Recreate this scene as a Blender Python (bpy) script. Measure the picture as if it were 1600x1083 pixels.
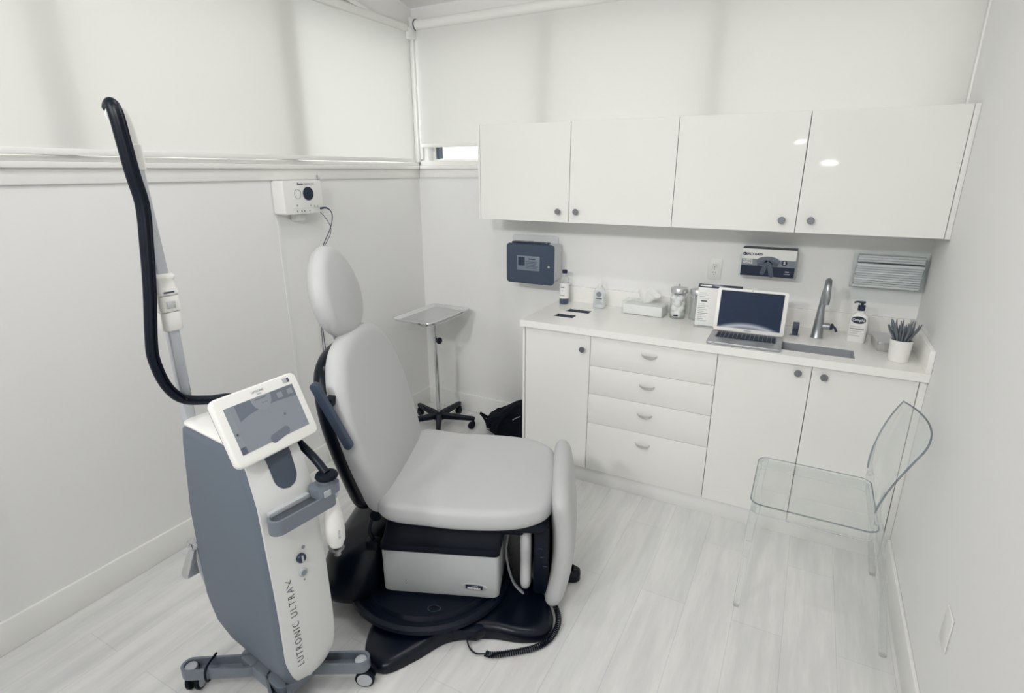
import bpy, bmesh, math, random
from mathutils import Vector, Matrix, noise
PI = math.pi
rnd = random.Random(7)
SC = bpy.context.scene
COL = SC.collection
for o in list(bpy.data.objects):
    bpy.data.objects.remove(o, do_unlink=True)

# ------------------------------------------------------------------ camera, world, lights, exposure
CAM = (2.399, -3.1696, 1.6879); PITCH = -17.6424; YAW = 28.0162; ROLL = -0.0887; FPX = 863.128
cd = bpy.data.cameras.new('camera'); cd.sensor_width = 36; cd.lens = FPX * 36 / 1600; cd.clip_start = 0.02
cam = bpy.data.objects.new('camera', cd); COL.objects.link(cam); SC.camera = cam
yw, pt, rl = map(math.radians, (YAW, PITCH, ROLL))
fwd = Vector((-math.sin(yw) * math.cos(pt), math.cos(yw) * math.cos(pt), math.sin(pt)))
rt = Vector((math.cos(yw), math.sin(yw), 0)); up = rt.cross(fwd)
r2 = math.cos(rl) * rt + math.sin(rl) * up; u2 = -math.sin(rl) * rt + math.cos(rl) * up
M = Matrix((r2, u2, -fwd)).transposed().to_4x4(); M.translation = Vector(CAM); cam.matrix_world = M

SC.view_settings.view_transform = 'Standard'; SC.view_settings.look = 'None'
SC.view_settings.gamma = 1; SC.view_settings.use_curve_mapping = False
SC.view_settings.exposure = 0.10
SC.cycles.use_denoising = True
SC.cycles.max_bounces = 14; SC.cycles.transmission_bounces = 12; SC.cycles.diffuse_bounces = 8
SC.cycles.transparent_max_bounces = 12
SC.cycles.caustics_reflective = False; SC.cycles.sample_clamp_indirect = 8

def lin(c):
    return tuple(((v / 255) / 12.92 if v / 255 <= .04045 else ((v / 255 + .055) / 1.055) ** 2.4) for v in c) + (1,)

w = bpy.data.worlds.new('overcast_sky'); SC.world = w; w.use_nodes = True
nt = w.node_tree; bg = nt.nodes['Background']
tc = nt.nodes.new('ShaderNodeTexCoord'); sx = nt.nodes.new('ShaderNodeSeparateXYZ')
rp = nt.nodes.new('ShaderNodeValToRGB')
rp.color_ramp.elements[0].position = 0.35; rp.color_ramp.elements[0].color = (.42, .43, .42, 1)
rp.color_ramp.elements[1].position = 0.62; rp.color_ramp.elements[1].color = (1, .99, .965, 1)
mr = nt.nodes.new('ShaderNodeMapRange'); mr.inputs[1].default_value = -1; mr.inputs[2].default_value = 1
nt.links.new(tc.outputs['Generated'], sx.inputs[0]); nt.links.new(sx.outputs['Z'], mr.inputs[0])
nt.links.new(mr.outputs[0], rp.inputs[0]); nt.links.new(rp.outputs[0], bg.inputs['Color'])
bg.inputs['Strength'].default_value = 3.25

def area(name, loc, rot, sx_, sy_, power, color, shape='RECTANGLE', spread=None):
    l = bpy.data.lights.new(name, 'AREA'); l.energy = power; l.color = color; l.shape = shape; l.size = sx_; l.size_y = sy_
    if spread: l.spread = spread
    o = bpy.data.objects.new(name, l); COL.objects.link(o); o.location = loc; o.rotation_euler = rot
    return o
CEIL0, CSL = 2.655, 0.17                      # ceiling height at the back wall, its rise towards the camera
def ceil_z(y): return CEIL0 - CSL * y
DOWNLIGHTS = [(1.05, -1.75), (2.1, -1.75), (0.75, -4.1), (2.15, -4.1)]
FILL_LAMPS = [(0.95, -4.45, 2.66), (1.95, -4.45, 2.66)]          # added fill lamps, out of view, hung on rods and aimed at the cabinet wall
for i, (x, y) in enumerate(DOWNLIGHTS):
    area('downlight_lamp', (x, y, ceil_z(y) - .03), (math.atan(-CSL), 0, 0), .14, .14, (5.2, 5.2, 8.4, 8.4)[i], (1.0, .993, .992), 'DISK')

FILL_POW = 7.2
for (x, y, z) in FILL_LAMPS:
    d_ = (Vector((1.35, 0, 1.0)) - Vector((x, y, z))).normalized()
    o = area('fill_lamp_light', Vector((x, y, z)) + d_ * .06, d_.to_track_quat('-Z', 'Y').to_euler(), .28, .28, FILL_POW, (1.0, .993, .992), 'DISK', math.radians(95))

# ------------------------------------------------------------------ materials
MATS = {}
def mat(name, c, rough=.5, metal=0, spec=.5, bump=0, bscale=200, coat=0, var=.02, trans=0, ior=1.45, emit=0, vscale=6):
    if name in MATS: return MATS[name]
    m = bpy.data.materials.new(name); m.use_nodes = True; n = m.node_tree.nodes; L = m.node_tree.links
    b = n['Principled BSDF']
    b.inputs['Roughness'].default_value = rough; b.inputs['Metallic'].default_value = metal
    b.inputs['Specular IOR Level'].default_value = spec; b.inputs['Coat Weight'].default_value = coat
    b.inputs['Transmission Weight'].default_value = trans; b.inputs['IOR'].default_value = ior
    col = lin(c); b.inputs['Base Color'].default_value = col
    t = n.new('ShaderNodeTexCoord'); ns = n.new('ShaderNodeTexNoise'); ns.inputs['Scale'].default_value = vscale
    ns.inputs['Detail'].default_value = 3
    L.new(t.outputs['Object'], ns.inputs['Vector'])
    if var:
        mx = n.new('ShaderNodeMix'); mx.data_type = 'RGBA'
        mx.inputs['A'].default_value = tuple(v * (1 - var) for v in col[:3]) + (1,)
        mx.inputs['B'].default_value = tuple(min(1, v * (1 + var)) for v in col[:3]) + (1,)
        L.new(ns.outputs['Fac'], mx.inputs['Factor']); L.new(mx.outputs['Result'], b.inputs['Base Color'])
    if bump:
        nb = n.new('ShaderNodeTexNoise'); nb.inputs['Scale'].default_value = bscale; nb.inputs['Detail'].default_value = 2
        L.new(t.outputs['Object'], nb.inputs['Vector'])
        bp = n.new('ShaderNodeBump'); bp.inputs['Strength'].default_value = bump; bp.inputs['Distance'].default_value = .002
        L.new(nb.outputs['Fac'], bp.inputs['Height']); L.new(bp.outputs['Normal'], b.inputs['Normal'])
    if emit:
        b.inputs['Emission Color'].default_value = col; b.inputs['Emission Strength'].default_value = emit
    MATS[name] = m
    return m

WALL = mat('wall_paint', (235, 235, 234), .85, bump=.08, bscale=300, var=.008, vscale=2)
CEIL = mat('ceiling_paint', (238, 237, 235), .9, var=.008)
TRIM = mat('trim_paint', (236, 236, 233), .45, var=.006)
GLOSS = mat('gloss_lacquer', (232, 232, 228), .035, var=.006, coat=.0, spec=.5)
CARC = mat('carcass_melamine', (228, 228, 226), .4, var=.006)
GAPM = mat('carcass_shadow_gap', (120, 122, 126), .7)
QUARTZ = mat('white_quartz', (239, 238, 234), .18, var=.015, vscale=40)
SPLASHM = QUARTZ
KNOB = mat('brushed_nickel_dark', (135, 138, 142), .35, metal=.8)
PULLM = mat('satin_nickel_light', (215, 216, 214), .3, metal=.6)
STEEL = mat('brushed_steel', (168, 173, 178), .32, metal=.9, bump=.05, bscale=400)
CHROME = mat('chrome', (215, 217, 219), .08, metal=1)
TRAYM = mat('tray_steel', (208, 210, 211), .3, metal=.8)
BLACK = mat('black_plastic', (3, 13, 28), .42, spec=.3, bump=.05, bscale=600, var=.05)
BLACKR = mat('black_rubber', (3, 12, 26), .6, spec=.25, bump=.1, bscale=500, var=.05)
BLACKG = mat('black_gloss', (3, 11, 25), .28, spec=.35, var=.05)
NYLON = mat('black_nylon', (3, 10, 22), .8, spec=.2, bump=.3, bscale=500, var=.15)
VINYL = mat('grey_vinyl', (189, 190, 191), .48, bump=.1, bscale=700, var=.012, vscale=3)
ENAMEL = mat('grey_enamel', (183, 186, 187), .35, var=.01)
MGREY = mat('machine_grey', (99, 109, 122), .5, bump=.06, bscale=700, var=.02)
MARM = mat('machine_arm_grey', (120, 128, 138), .35, metal=.25, var=.02)
MWHITE = mat('machine_white', (236, 236, 232), .3, var=.006)
MPANEL = mat('machine_panel_silver', (214, 215, 214), .35, var=.008)
MPOLE = mat('pole_aluminium', (196, 200, 206), .3, metal=.35)
ARMPAD = mat('dark_grey_pad', (62, 74, 92), .55, bump=.1, bscale=400, var=.03)
PLAST = mat('white_plastic', (232, 232, 229), .35, var=.006)
PAPER = mat('white_paper', (234, 234, 231), .8, var=.01)
CERAM = mat('white_ceramic', (234, 233, 229), .28, var=.008)
SMOKE = mat('smoked_plastic', (62, 74, 92), .18, var=.06)
SMOKE2 = mat('smoked_plastic_dark', (42, 54, 72), .2, var=.06)
GREY = mat('grey_print', (130, 137, 145), .55, var=.03)
LGREY = mat('light_grey_print', (178, 182, 186), .55, var=.03)
INK = mat('navy_ink', (26, 40, 62), .6)
DGREY = mat('dark_grey_plastic', (70, 80, 95), .5, var=.03)
PLANT = mat('plant_leaf', (104, 112, 120), .55, var=.12, vscale=30)
ALU = mat('laptop_aluminium', (172, 175, 179), .35, metal=.5)
KEYM = mat('laptop_keys', (30, 42, 60), .5)
COTTON = mat('cotton', (240, 240, 238), .95, bump=.5, bscale=90)
LAMPM = mat('lamp_diffuser', (255, 253, 248), .5, emit=3)

def glassmat(name, c, rough=0.0, ior=1.45, thin=0.0):
    """clear plastic: refraction for what is seen through it, transparent to shadow-casting light via mix"""
    m = bpy.data.materials.new(name); m.use_nodes = True; n = m.node_tree.nodes; L = m.node_tree.links
    n.remove(n['Principled BSDF']); out = n['Material Output']
    g = n.new('ShaderNodeBsdfGlass'); g.inputs['Color'].default_value = lin(c); g.inputs['IOR'].default_value = ior
    g.inputs['Roughness'].default_value = rough
    t = n.new('ShaderNodeBsdfTransparent'); t.inputs['Color'].default_value = lin(c)
    ns = n.new('ShaderNodeTexNoise'); ns.inputs['Scale'].default_value = 8
    mrr = n.new('ShaderNodeMapRange'); mrr.inputs[3].default_value = thin; mrr.inputs[4].default_value = thin + .04
    mx = n.new('ShaderNodeMixShader'); L.new(ns.outputs['Fac'], mrr.inputs[0]); L.new(mrr.outputs[0], mx.inputs[0])
    L.new(g.outputs[0], mx.inputs[1]); L.new(t.outputs[0], mx.inputs[2]); L.new(mx.outputs[0], out.inputs['Surface'])
    MATS[name] = m
    return m
ACRYL = glassmat('clear_polycarbonate', (253, 254, 254), 0, 1.32, .6)
ACRYLT = glassmat('clear_thin_polycarbonate', (254, 255, 255), 0, 1.25, .80)
ACRYLE = glassmat('polycarbonate_edge', (212, 216, 221), 0, 1.3, .5)
CLEAR = glassmat('clear_plastic', (252, 253, 253), .02, 1.2, .7)
JARG = glassmat('jar_glass', (253, 254, 254), 0, 1.2, .72)
PANE = glassmat('window_glass', (250, 252, 252), 0, 1.02, .9)
PANE_DIM = glassmat('dimmed_window_glass', (226, 227, 226), 0, 1.02, .9)  # pane glass darkened so the blind panels behind it get less daylight
LIQ = glassmat('tinted_liquid', (120, 128, 142), 0, 1.2, .3)
LIQC = glassmat('clear_gel', (222, 228, 232), .05, 1.2, .4)

def fabric(name, c, tr):
    m = bpy.data.materials.new(name); m.use_nodes = True; n = m.node_tree.nodes; L = m.node_tree.links
    n.remove(n['Principled BSDF']); out = n['Material Output']
    d = n.new('ShaderNodeBsdfDiffuse'); t = n.new('ShaderNodeBsdfTranslucent'); mx = n.new('ShaderNodeMixShader')
    wv = n.new('ShaderNodeTexNoise'); wv.inputs['Scale'].default_value = 3; cr = n.new('ShaderNodeMix'); cr.data_type = 'RGBA'
    tcn = n.new('ShaderNodeTexCoord'); L.new(tcn.outputs['Object'], wv.inputs['Vector'])
    cr.inputs['A'].default_value = tuple(v * .99 for v in lin(c)[:3]) + (1,); cr.inputs['B'].default_value = lin(c)
    L.new(wv.outputs['Fac'], cr.inputs['Factor'])
    L.new(cr.outputs['Result'], d.inputs['Color']); L.new(cr.outputs['Result'], t.inputs['Color'])
    mx.inputs[0].default_value = tr
    L.new(d.outputs[0], mx.inputs[1]); L.new(t.outputs[0], mx.inputs[2]); L.new(mx.outputs[0], out.inputs['Surface'])
    MATS[name] = m
    return m
BLIND = fabric('blind_fabric', (240, 240, 238), .42)
TISSUE = fabric('tissue_paper', (245, 245, 243), .3)

def floor_mat():
    m = bpy.data.materials.new('whitewashed_planks'); m.use_nodes = True; n = m.node_tree.nodes; L = m.node_tree.links
    b = n['Principled BSDF']; b.inputs['Roughness'].default_value = .42
    t = n.new('ShaderNodeTexCoord'); mp = n.new('ShaderNodeMapping'); mp.inputs['Rotation'].default_value = (0, 0, PI / 2)
    L.new(t.outputs['Object'], mp.inputs['Vector'])
    br = n.new('ShaderNodeTexBrick'); br.inputs['Scale'].default_value = 1
    br.inputs['Brick Width'].default_value = 1.22; br.inputs['Row Height'].default_value = .18
    br.inputs['Mortar Size'].default_value = .0012; br.inputs['Mortar Smooth'].default_value = .4
    br.inputs['Color1'].default_value = lin((222, 222, 220)); br.inputs['Color2'].default_value = lin((228, 227, 225))
    br.inputs['Mortar'].default_value = lin((203, 204, 206)); br.offset = .37
    L.new(mp.outputs[0], br.inputs['Vector'])
    mp2 = n.new('ShaderNodeMapping'); mp2.inputs['Scale'].default_value = (9, 1.0, 1)
    L.new(t.outputs['Object'], mp2.inputs['Vector'])
    ns = n.new('ShaderNodeTexNoise'); ns.inputs['Scale'].default_value = 1.6; ns.inputs['Detail'].default_value = 6
    ns.inputs['Roughness'].default_value = .62; L.new(mp2.outputs[0], ns.inputs['Vector'])
    rr = n.new('ShaderNodeValToRGB'); rr.color_ramp.elements[0].position = .36; rr.color_ramp.elements[1].position = .62
    rr.color_ramp.elements[0].color = lin((236, 237, 239)); rr.color_ramp.elements[1].color = (1, 1, 1, 1)
    L.new(ns.outputs['Fac'], rr.inputs[0])
    mx = n.new('ShaderNodeMix'); mx.data_type = 'RGBA'; mx.blend_type = 'MULTIPLY'; mx.inputs['Factor'].default_value = 1
    L.new(br.outputs['Color'], mx.inputs['A']); L.new(rr.outputs[0], mx.inputs['B'])
    L.new(mx.outputs['Result'], b.inputs['Base Color'])
    bp = n.new('ShaderNodeBump'); bp.inputs['Strength'].default_value = .08; L.new(ns.outputs['Fac'], bp.inputs['Height'])
    L.new(bp.outputs['Normal'], b.inputs['Normal'])
    return m
FLOORM = floor_mat()

# ------------------------------------------------------------------ mesh helpers
class G:
    """collects shapes of one part"""
    def __init__(s): s.v = []; s.f = []
    def add(s, v, f):
        k = len(s.v); s.v += [tuple(p) for p in v]; s.f += [tuple(i + k for i in q) for q in f]; return s
    def bm(s, bmx, mtx=None):
        bmx.verts.ensure_lookup_table(); bmx.verts.index_update()
        s.add([(mtx @ v.co if mtx else v.co) for v in bmx.verts], [[v.index for v in f.verts] for f in bmx.faces]); bmx.free(); return s
    def box(s, x0, x1, y0, y1, z0, z1, bev=0, mtx=None, seg=2):
        b = bmesh.new(); bmesh.ops.create_cube(b, size=1)
        for v in b.verts:
            v.co = Vector(((x0 + x1) / 2 + v.co.x * (x1 - x0), (y0 + y1) / 2 + v.co.y * (y1 - y0), (z0 + z1) / 2 + v.co.z * (z1 - z0)))
        if bev: bmesh.ops.bevel(b, geom=b.edges[:], offset=bev, segments=seg, affect='EDGES', profile=.5)
        return s.bm(b, mtx)
    def loft(s, rings, cap0=True, cap1=True, closed=True):
        n = len(rings[0]); vs = [p for r in rings for p in r]; fs = []
        for i in range(len(rings) - 1):
            for j in range(n if closed else n - 1):
                a = i * n + j; b = i * n + (j + 1) % n; fs.append((a, b, b + n, a + n))
        if cap0: fs.append(tuple(reversed(range(n))))
        if cap1: fs.append(tuple((len(rings) - 1) * n + j for j in range(n)))
        return s.add(vs, fs)
    def lathe(s, prof, c=(0, 0, 0), n=32, axis=None, cap=True):
        q = Vector((0, 0, 1)).rotation_difference(Vector(axis).normalized()) if axis else None
        rings = []
        for r, z in prof:
            ring = []
            for k in range(n):
                p = Vector((r * math.cos(2 * PI * k / n), r * math.sin(2 * PI * k / n), z))
                if q: p = q @ p
                ring.append(p + Vector(c))
            rings.append(ring)
        return s.loft(rings, cap, cap)
    def cyl(s, p0, p1, r0, r1=None, n=20, bev=0):
        p0 = Vector(p0); p1 = Vector(p1); h = (p1 - p0).length; r1 = r0 if r1 is None else r1
        pr = [(r0, 0), (r1, h)] if not bev else [(r0 - bev, 0), (r0, bev), (r1, h - bev), (r1 - bev, h)]
        return s.lathe(pr, p0, n, (p1 - p0))
    def tube(s, pts, r, n=10, smooth=True, radii=None, flat=1.0, sub=6, side=None):
        P = [Vector(p) for p in pts]
        if smooth and len(P) > 2:
            Q = []; R = []
            for i in range(len(P) - 1):
                a = P[max(i - 1, 0)]; b = P[i]; c = P[i + 1]; d = P[min(i + 2, len(P) - 1)]
                for k in range(sub):
                    t = k / sub
                    Q.append(.5 * ((2 * b) + (c - a) * t + (2 * a - 5 * b + 4 * c - d) * t * t + (3 * b - a - 3 * c + d) * t ** 3))
                    if radii: R.append(radii[i] * (1 - t) + radii[i + 1] * t)
            Q.append(P[-1])
            if radii: R.append(radii[-1])
            P = Q; radii = R if radii else None
        T = [(P[min(i + 1, len(P) - 1)] - P[max(i - 1, 0)]).normalized() for i in range(len(P))]
        N = Vector(side) if side else T[0].orthogonal().normalized()
        rings = []
        for i, p in enumerate(P):
            N = (N - T[i] * N.dot(T[i])).normalized(); B = T[i].cross(N); rr = radii[i] if radii else r
            rings.append([p + rr * (math.cos(2 * PI * k / n) * N + flat * math.sin(2 * PI * k / n) * B) for k in range(n)])
        return s.loft(rings)
    def prism(s, poly, z0, z1, bev=0, mtx=None, seg=2):
        b = bmesh.new(); vs = [b.verts.new((x, y, z0)) for x, y in poly]; f = b.faces.new(vs)
        r = bmesh.ops.extrude_face_region(b, geom=[f]); bmesh.ops.translate(b, verts=[v for v in r['geom'] if isinstance(v, bmesh.types.BMVert)], vec=(0, 0, z1 - z0))
        bmesh.ops.recalc_face_normals(b, faces=b.faces)
        if bev:
            ed = [e for e in b.edges if abs(e.verts[0].co.z - e.verts[1].co.z) < 1e-7]
            bmesh.ops.bevel(b, geom=ed, offset=bev, segments=seg, affect='EDGES', profile=.5)
        return s.bm(b, mtx)
    def slab(s, xs, ys, z0, z1, holes=()):
        nx, ny = len(xs), len(ys); idx = lambda i, j, k: (k * ny + j) * nx + i
        vs = [(x, y, z) for z in (z0, z1) for y in ys for x in xs]; fs = []
        solid = lambda i, j: 0 <= i < nx - 1 and 0 <= j < ny - 1 and (i, j) not in holes
        for i in range(nx - 1):
            for j in range(ny - 1):
                if not solid(i, j): continue
                fs += [(idx(i, j, 1), idx(i + 1, j, 1), idx(i + 1, j + 1, 1), idx(i, j + 1, 1)), (idx(i, j, 0), idx(i, j + 1, 0), idx(i + 1, j + 1, 0), idx(i + 1, j, 0))]
                if not solid(i - 1, j): fs.append((idx(i, j, 0), idx(i, j, 1), idx(i, j + 1, 1), idx(i, j + 1, 0)))
                if not solid(i + 1, j): fs.append((idx(i + 1, j, 0), idx(i + 1, j + 1, 0), idx(i + 1, j + 1, 1), idx(i + 1, j, 1)))
                if not solid(i, j - 1): fs.append((idx(i, j, 0), idx(i + 1, j, 0), idx(i + 1, j, 1), idx(i, j, 1)))
                if not solid(i, j + 1): fs.append((idx(i, j + 1, 0), idx(i, j + 1, 1), idx(i + 1, j + 1, 1), idx(i + 1, j + 1, 0)))
        return s.add(vs, fs)
    def map(s, fn): s.v = [tuple(fn(Vector(p))) for p in s.v]; return s
    def out(s, name, m, parent=None, loc=None, rot=None, smooth=35, sub=0, kind=None):
        me = bpy.data.meshes.new(name); me.from_pydata(s.v, [], s.f)
        b = bmesh.new(); b.from_mesh(me); bmesh.ops.recalc_face_normals(b, faces=b.faces); b.to_mesh(me); b.free()
        if smooth:
            me.polygons.foreach_set('use_smooth', [True] * len(me.polygons)); me.set_sharp_from_angle(angle=math.radians(smooth))
        me.materials.append(m); o = bpy.data.objects.new(name, me); COL.objects.link(o)
        if parent: o.parent = parent
        if loc: o.location = loc
        if rot: o.rotation_euler = rot
        if sub:
            md = o.modifiers.new('sub', 'SUBSURF'); md.levels = sub; md.render_levels = sub
        if kind: o['kind'] = kind
        return o

def thing(name, label, cat, loc=(0, 0, 0), rz=0, group=None, rot=None):
    o = bpy.data.objects.new(name, None); COL.objects.link(o); o.empty_display_size = .05
    o.location = loc; o.rotation_euler = rot if rot else (0, 0, math.radians(rz))
    return tag(o, label, cat, group)
def tag(o, label, cat, group=None):
    o['label'] = label; o['category'] = cat
    if group: o['group'] = group
    return o
def copy_tree(o, parent=None):
    c = o.copy(); COL.objects.link(c)
    if parent: c.parent = parent
    for ch in list(o.children): copy_tree(ch, c)
    return c
def rrect(x0, x1, y0, y1, r, n=6):
    pts = []
    for cx, cy, a in ((x1 - r, y1 - r, 0), (x0 + r, y1 - r, 90), (x0 + r, y0 + r, 180), (x1 - r, y0 + r, 270)):
        for k in range(n + 1):
            t = math.radians(a + 90 * k / n); pts.append((cx + r * math.cos(t), cy + r * math.sin(t)))
    return pts
def stadium(a, b, r, n=12):
    a = Vector(a); b = Vector(b); d = (b - a).normalized(); an = math.atan2(d.y, d.x); pts = []
    for c, s in ((b, -PI / 2), (a, PI / 2)):
        for k in range(n + 1):
            t = an + s + PI * k / n; pts.append((c.x + r * math.cos(t), c.y + r * math.sin(t)))
    return pts
def ringprism(g, outer, inner, z0, z1):
    n = len(outer); R = [[(x, y, z) for x, y in p] for p, z in ((outer, z0), (outer, z1), (inner, z1), (inner, z0), (outer, z0))]
    return g.loft(R, False, False)
def pad(g, outline, h, r=.03, dome=.012, back=None, seg=5, mtx=None):
    """upholstered pad: outline in xy, thickness h along z (0..h) with rounded edges and a domed face"""
    n = len(outline); c = Vector((sum(p[0] for p in outline) / n, sum(p[1] for p in outline) / n, 0)); size = min((Vector((p[0], p[1], 0)) - c).length for p in outline)
    def ring(d, z):
        o = []
        for p in outline:
            q = Vector((p[0], p[1], 0)) - c; l = q.length; q = q * max(0, (1 - d / size)); o.append((c.x + q.x, c.y + q.y, z))
        return o
    rb = back if back is not None else r
    rings = [ring(rb, 0)] + [ring(rb * (1 - math.sin(t)), rb * (1 - math.cos(t))) for t in [PI / 2 * (k + 1) / seg for k in range(seg)]]
    rings += [ring(r * (1 - math.cos(t)), h - r + r * math.sin(t)) for t in [PI / 2 * k / seg for k in range(seg + 1)]]
    for k in range(1, 7):
        f = k / 7; d = r + (size - r) * f; rings.append(ring(d, h + dome * (1 - (1 - f) ** 2)))
    rings.append(ring(size * .985, h + dome))
    k = len(g.v); g.loft(rings)
    if mtx: g.v[k:] = [tuple(mtx @ Vector(p)) for p in g.v[k:]]
    return g
def spline_closed(P, sub=6):
    n = len(P); Q = []
    for i in range(n):
        a, b, c, d = (Vector(P[(i + k) % n]) for k in (-1, 0, 1, 2))
        for k in range(sub):
            t = k / sub; Q.append(.5 * ((2 * b) + (c - a) * t + (2 * a - 5 * b + 4 * c - d) * t * t + (3 * b - a - 3 * c + d) * t ** 3))
    return [tuple(q) for q in Q]
def text(name, s, size, m, parent, mtx, align='CENTER', ext=.0006, sx=1.0, thin=0):
    cu = bpy.data.curves.new(name, 'FONT'); cu.body = s; cu.size = size; cu.extrude = ext; cu.align_x = align; cu.align_y = 'CENTER'
    cu.resolution_u = 3; cu.offset = thin
    o = bpy.data.objects.new(name, cu); COL.objects.link(o); bpy.context.view_layer.update()
    me = bpy.data.meshes.new_from_object(o.evaluated_get(bpy.context.evaluated_depsgraph_get())); bpy.data.objects.remove(o)
    me.transform(mtx @ Matrix.Diagonal((sx, 1, 1, 1))); me.materials.clear(); me.materials.append(m)
    q = bpy.data.objects.new(name, me); COL.objects.link(q); q.parent = parent
    return q
def mark(name, w, h, m, parent, mtx):
    """a printed line too small to read"""
    return G().box(-w / 2, w / 2, -h / 2, h / 2, -.0003, .0004, mtx=mtx).out(name, m, parent, smooth=0)
def basis(o, x, y):
    """matrix whose local x,y axes run along the given directions, origin o"""
    x = Vector(x).normalized(); y = Vector(y); z = x.cross(y).normalized(); y = z.cross(x)
    mm = Matrix((x, y, z)).transposed().to_4x4(); mm.translation = Vector(o); return mm

# ------------------------------------------------------------------ the room
W = 2.906; YR = -5.0; ZT = 3.7; T = .12
def struct(g, name, m, parent=None, **k):
    o = g.out(name, m, parent, **k)
    if not parent: o['kind'] = 'structure'
    return o
struct(G().box(-T, W + T, YR - T, T, -.1, 0), 'floor', FLOORM)
# ceiling rises towards the camera
cz0 = ceil_z(T); cz1 = ceil_z(YR - T)
struct(G().add([(-T, T, cz0), (W + T, T, cz0), (W + T, YR - T, cz1), (-T, YR - T, cz1), (-T, T, cz0 + .1), (W + T, T, cz0 + .1), (W + T, YR - T, cz1 + .1), (-T, YR - T, cz1 + .1)],
       [(0, 1, 2, 3), (7, 6, 5, 4), (0, 4, 5, 1), (1, 5, 6, 2), (2, 6, 7, 3), (3, 7, 4, 0)]), 'ceiling', CEIL)
SILL = 1.700; HEAD = 2.480; LW0, LW1 = -3.98, -.075
# left wall with the window band
g = G()
g.box(-T, 0, YR, 0, 0, SILL); g.box(-T, 0, YR, LW0, SILL, HEAD); g.box(-T, 0, LW1, 0, SILL, HEAD); g.box(-T, 0, YR, 0, HEAD, 3.6)
struct(g, 'wall_left', WALL)
BW0, BW1, BSILL = .085, 2.86, 1.752
g = G()
g.box(-T, W + T, 0, T, 0, BSILL); g.box(-T, BW0, 0, T, BSILL, 2.5); g.box(BW1, W + T, 0, T, BSILL, 2.5); g.box(-T, W + T, 0, T, 2.5, 2.75)
struct(g, 'wall_back', WALL)
struct(G().box(W, W + T, YR, 0, 0, 3.6), 'wall_right', WALL)
# wall behind the camera with an open doorway into a short corridor
DX0, DX1, DH = 1.78, 2.66, 2.16
g = G(); g.box(-T, DX0, YR - T, YR, 0, 3.75); g.box(DX1, W + T, YR - T, YR, 0, 3.75); g.box(DX0, DX1, YR - T, YR, DH, 3.75)
struct(g, 'wall_front', WALL)
g = G(); g.box(DX0 - .08, DX0, YR, YR + .018, 0, DH + .08, .003); g.box(DX1, DX1 + .08, YR, YR + .018, 0, DH + .08, .003); g.box(DX0, DX1, YR, YR + .018, DH, DH + .08, .003)
struct(g, 'trim_5', TRIM)
g = G(); y0 = YR - T; y1 = y0 - 1.5
g.box(.9, W + T + .3, y1 - T, y1, 0, 2.6); g.box(.9 - T, .9, y1, y0, 0, 2.6); g.box(W + T + .3, W + T + .42, y1, y0, 0, 2.6); g.box(W + T, W + T + .3, y0 - .0, y0 + T, 0, 2.6)
struct(g, 'wall_corridor', WALL); struct(G().box(.9, W + T + .3, y1, y0, -.1, 0), 'floor', FLOORM); struct(G().box(.9 - T, W + T + .42, y1 - T, y0, 2.6, 2.7), 'ceiling', CEIL)
for (x, z, r, lb) in ((2.50, 1.785, .105, 'oval lit wall lamp at the end of the corridor, larger and lower of the two'), (2.105, 2.065, .075, 'small oval lit wall lamp at the end of the corridor, higher of the two')):
    q = thing('wall_lamp', lb, 'wall lamp', (x, y1, z)); G().lathe([(r + .01, .001), (r + .01, .02), (r, .02)], (0, 0, 0), 32, (0, 1, 0)).map(lambda p: Vector((p.x, p.y, p.z * .36))).out('base', TRIM, q); G().lathe([(r, .02), (r * .8, .04), (.001, .045)], (0, 0, 0), 32, (0, 1, 0)).map(lambda p: Vector((p.x, p.y, p.z * .36))).out('shade', mat('lamp_shade_lit', (255, 253, 248), .5, emit=16), q)
area('corridor_lamp', (2.0, y0 - .75, 2.58), (0, 0, 0), .3, .3, 7, (1, .98, .96), 'DISK')

# windows
def window(name, boxes_frame, glass):
    g = G()
    for b in boxes_frame: g.box(*b, .003)
    f = struct(g, name, TRIM)
    for gl, m_ in glass: G().box(*gl).out('glass_pane', m_, f, smooth=0)
    return f
fr = [(-.105, -.05, LW0, LW1, SILL, SILL + .045), (-.105, -.05, LW0, LW1, HEAD - .03, HEAD)]
for y in (-2.99, -2.06, -1.03): fr.append((-.105, .012, y - .06, y + .06, SILL + .045, HEAD - .03))
fr += [(-.105, -.05, LW0, LW0 + .04, SILL + .045, HEAD - .03), (-.105, -.05, LW1 - .03, LW1, SILL + .045, HEAD - .03)]
window('window_1', fr, [((-.085, -.078, a, b, SILL + .01, HEAD - .01), m_) for a, b, m_ in ((LW0 + .01, -2.99, PANE_DIM), (-2.99, -2.06, PANE_DIM), (-2.06, -1.03, PANE_DIM), (-1.03, LW1 - .01, PANE))])  # corner pane left clear so its blind panel reads brighter
fr = [(BW0, BW1, .05, .105, BSILL, BSILL + .014), (BW0, BW1, .05, .105, 2.47, 2.5), (BW0, BW0 + .03, .05, .105, BSILL + .014, 2.47), (BW1 - .03, BW1, .05, .105, BSILL + .014, 2.47)]
for x in (.94, 1.87): fr.append((x - .045, x + .045, -.01, .105, BSILL + .014, 2.47))
window('window_2', fr, [((a, b, .078, .085, BSILL + .008, 2.49), PANE_DIM) for a, b in ((BW0 + .01, .94), (.94, 1.87), (1.87, BW1 - .01))])
G().box(BW0 + .032, BW0 + .055, .046, .09, BSILL + .016, 2.46).out('sash_stile', DGREY, bpy.data.objects['window_2'])

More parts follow.
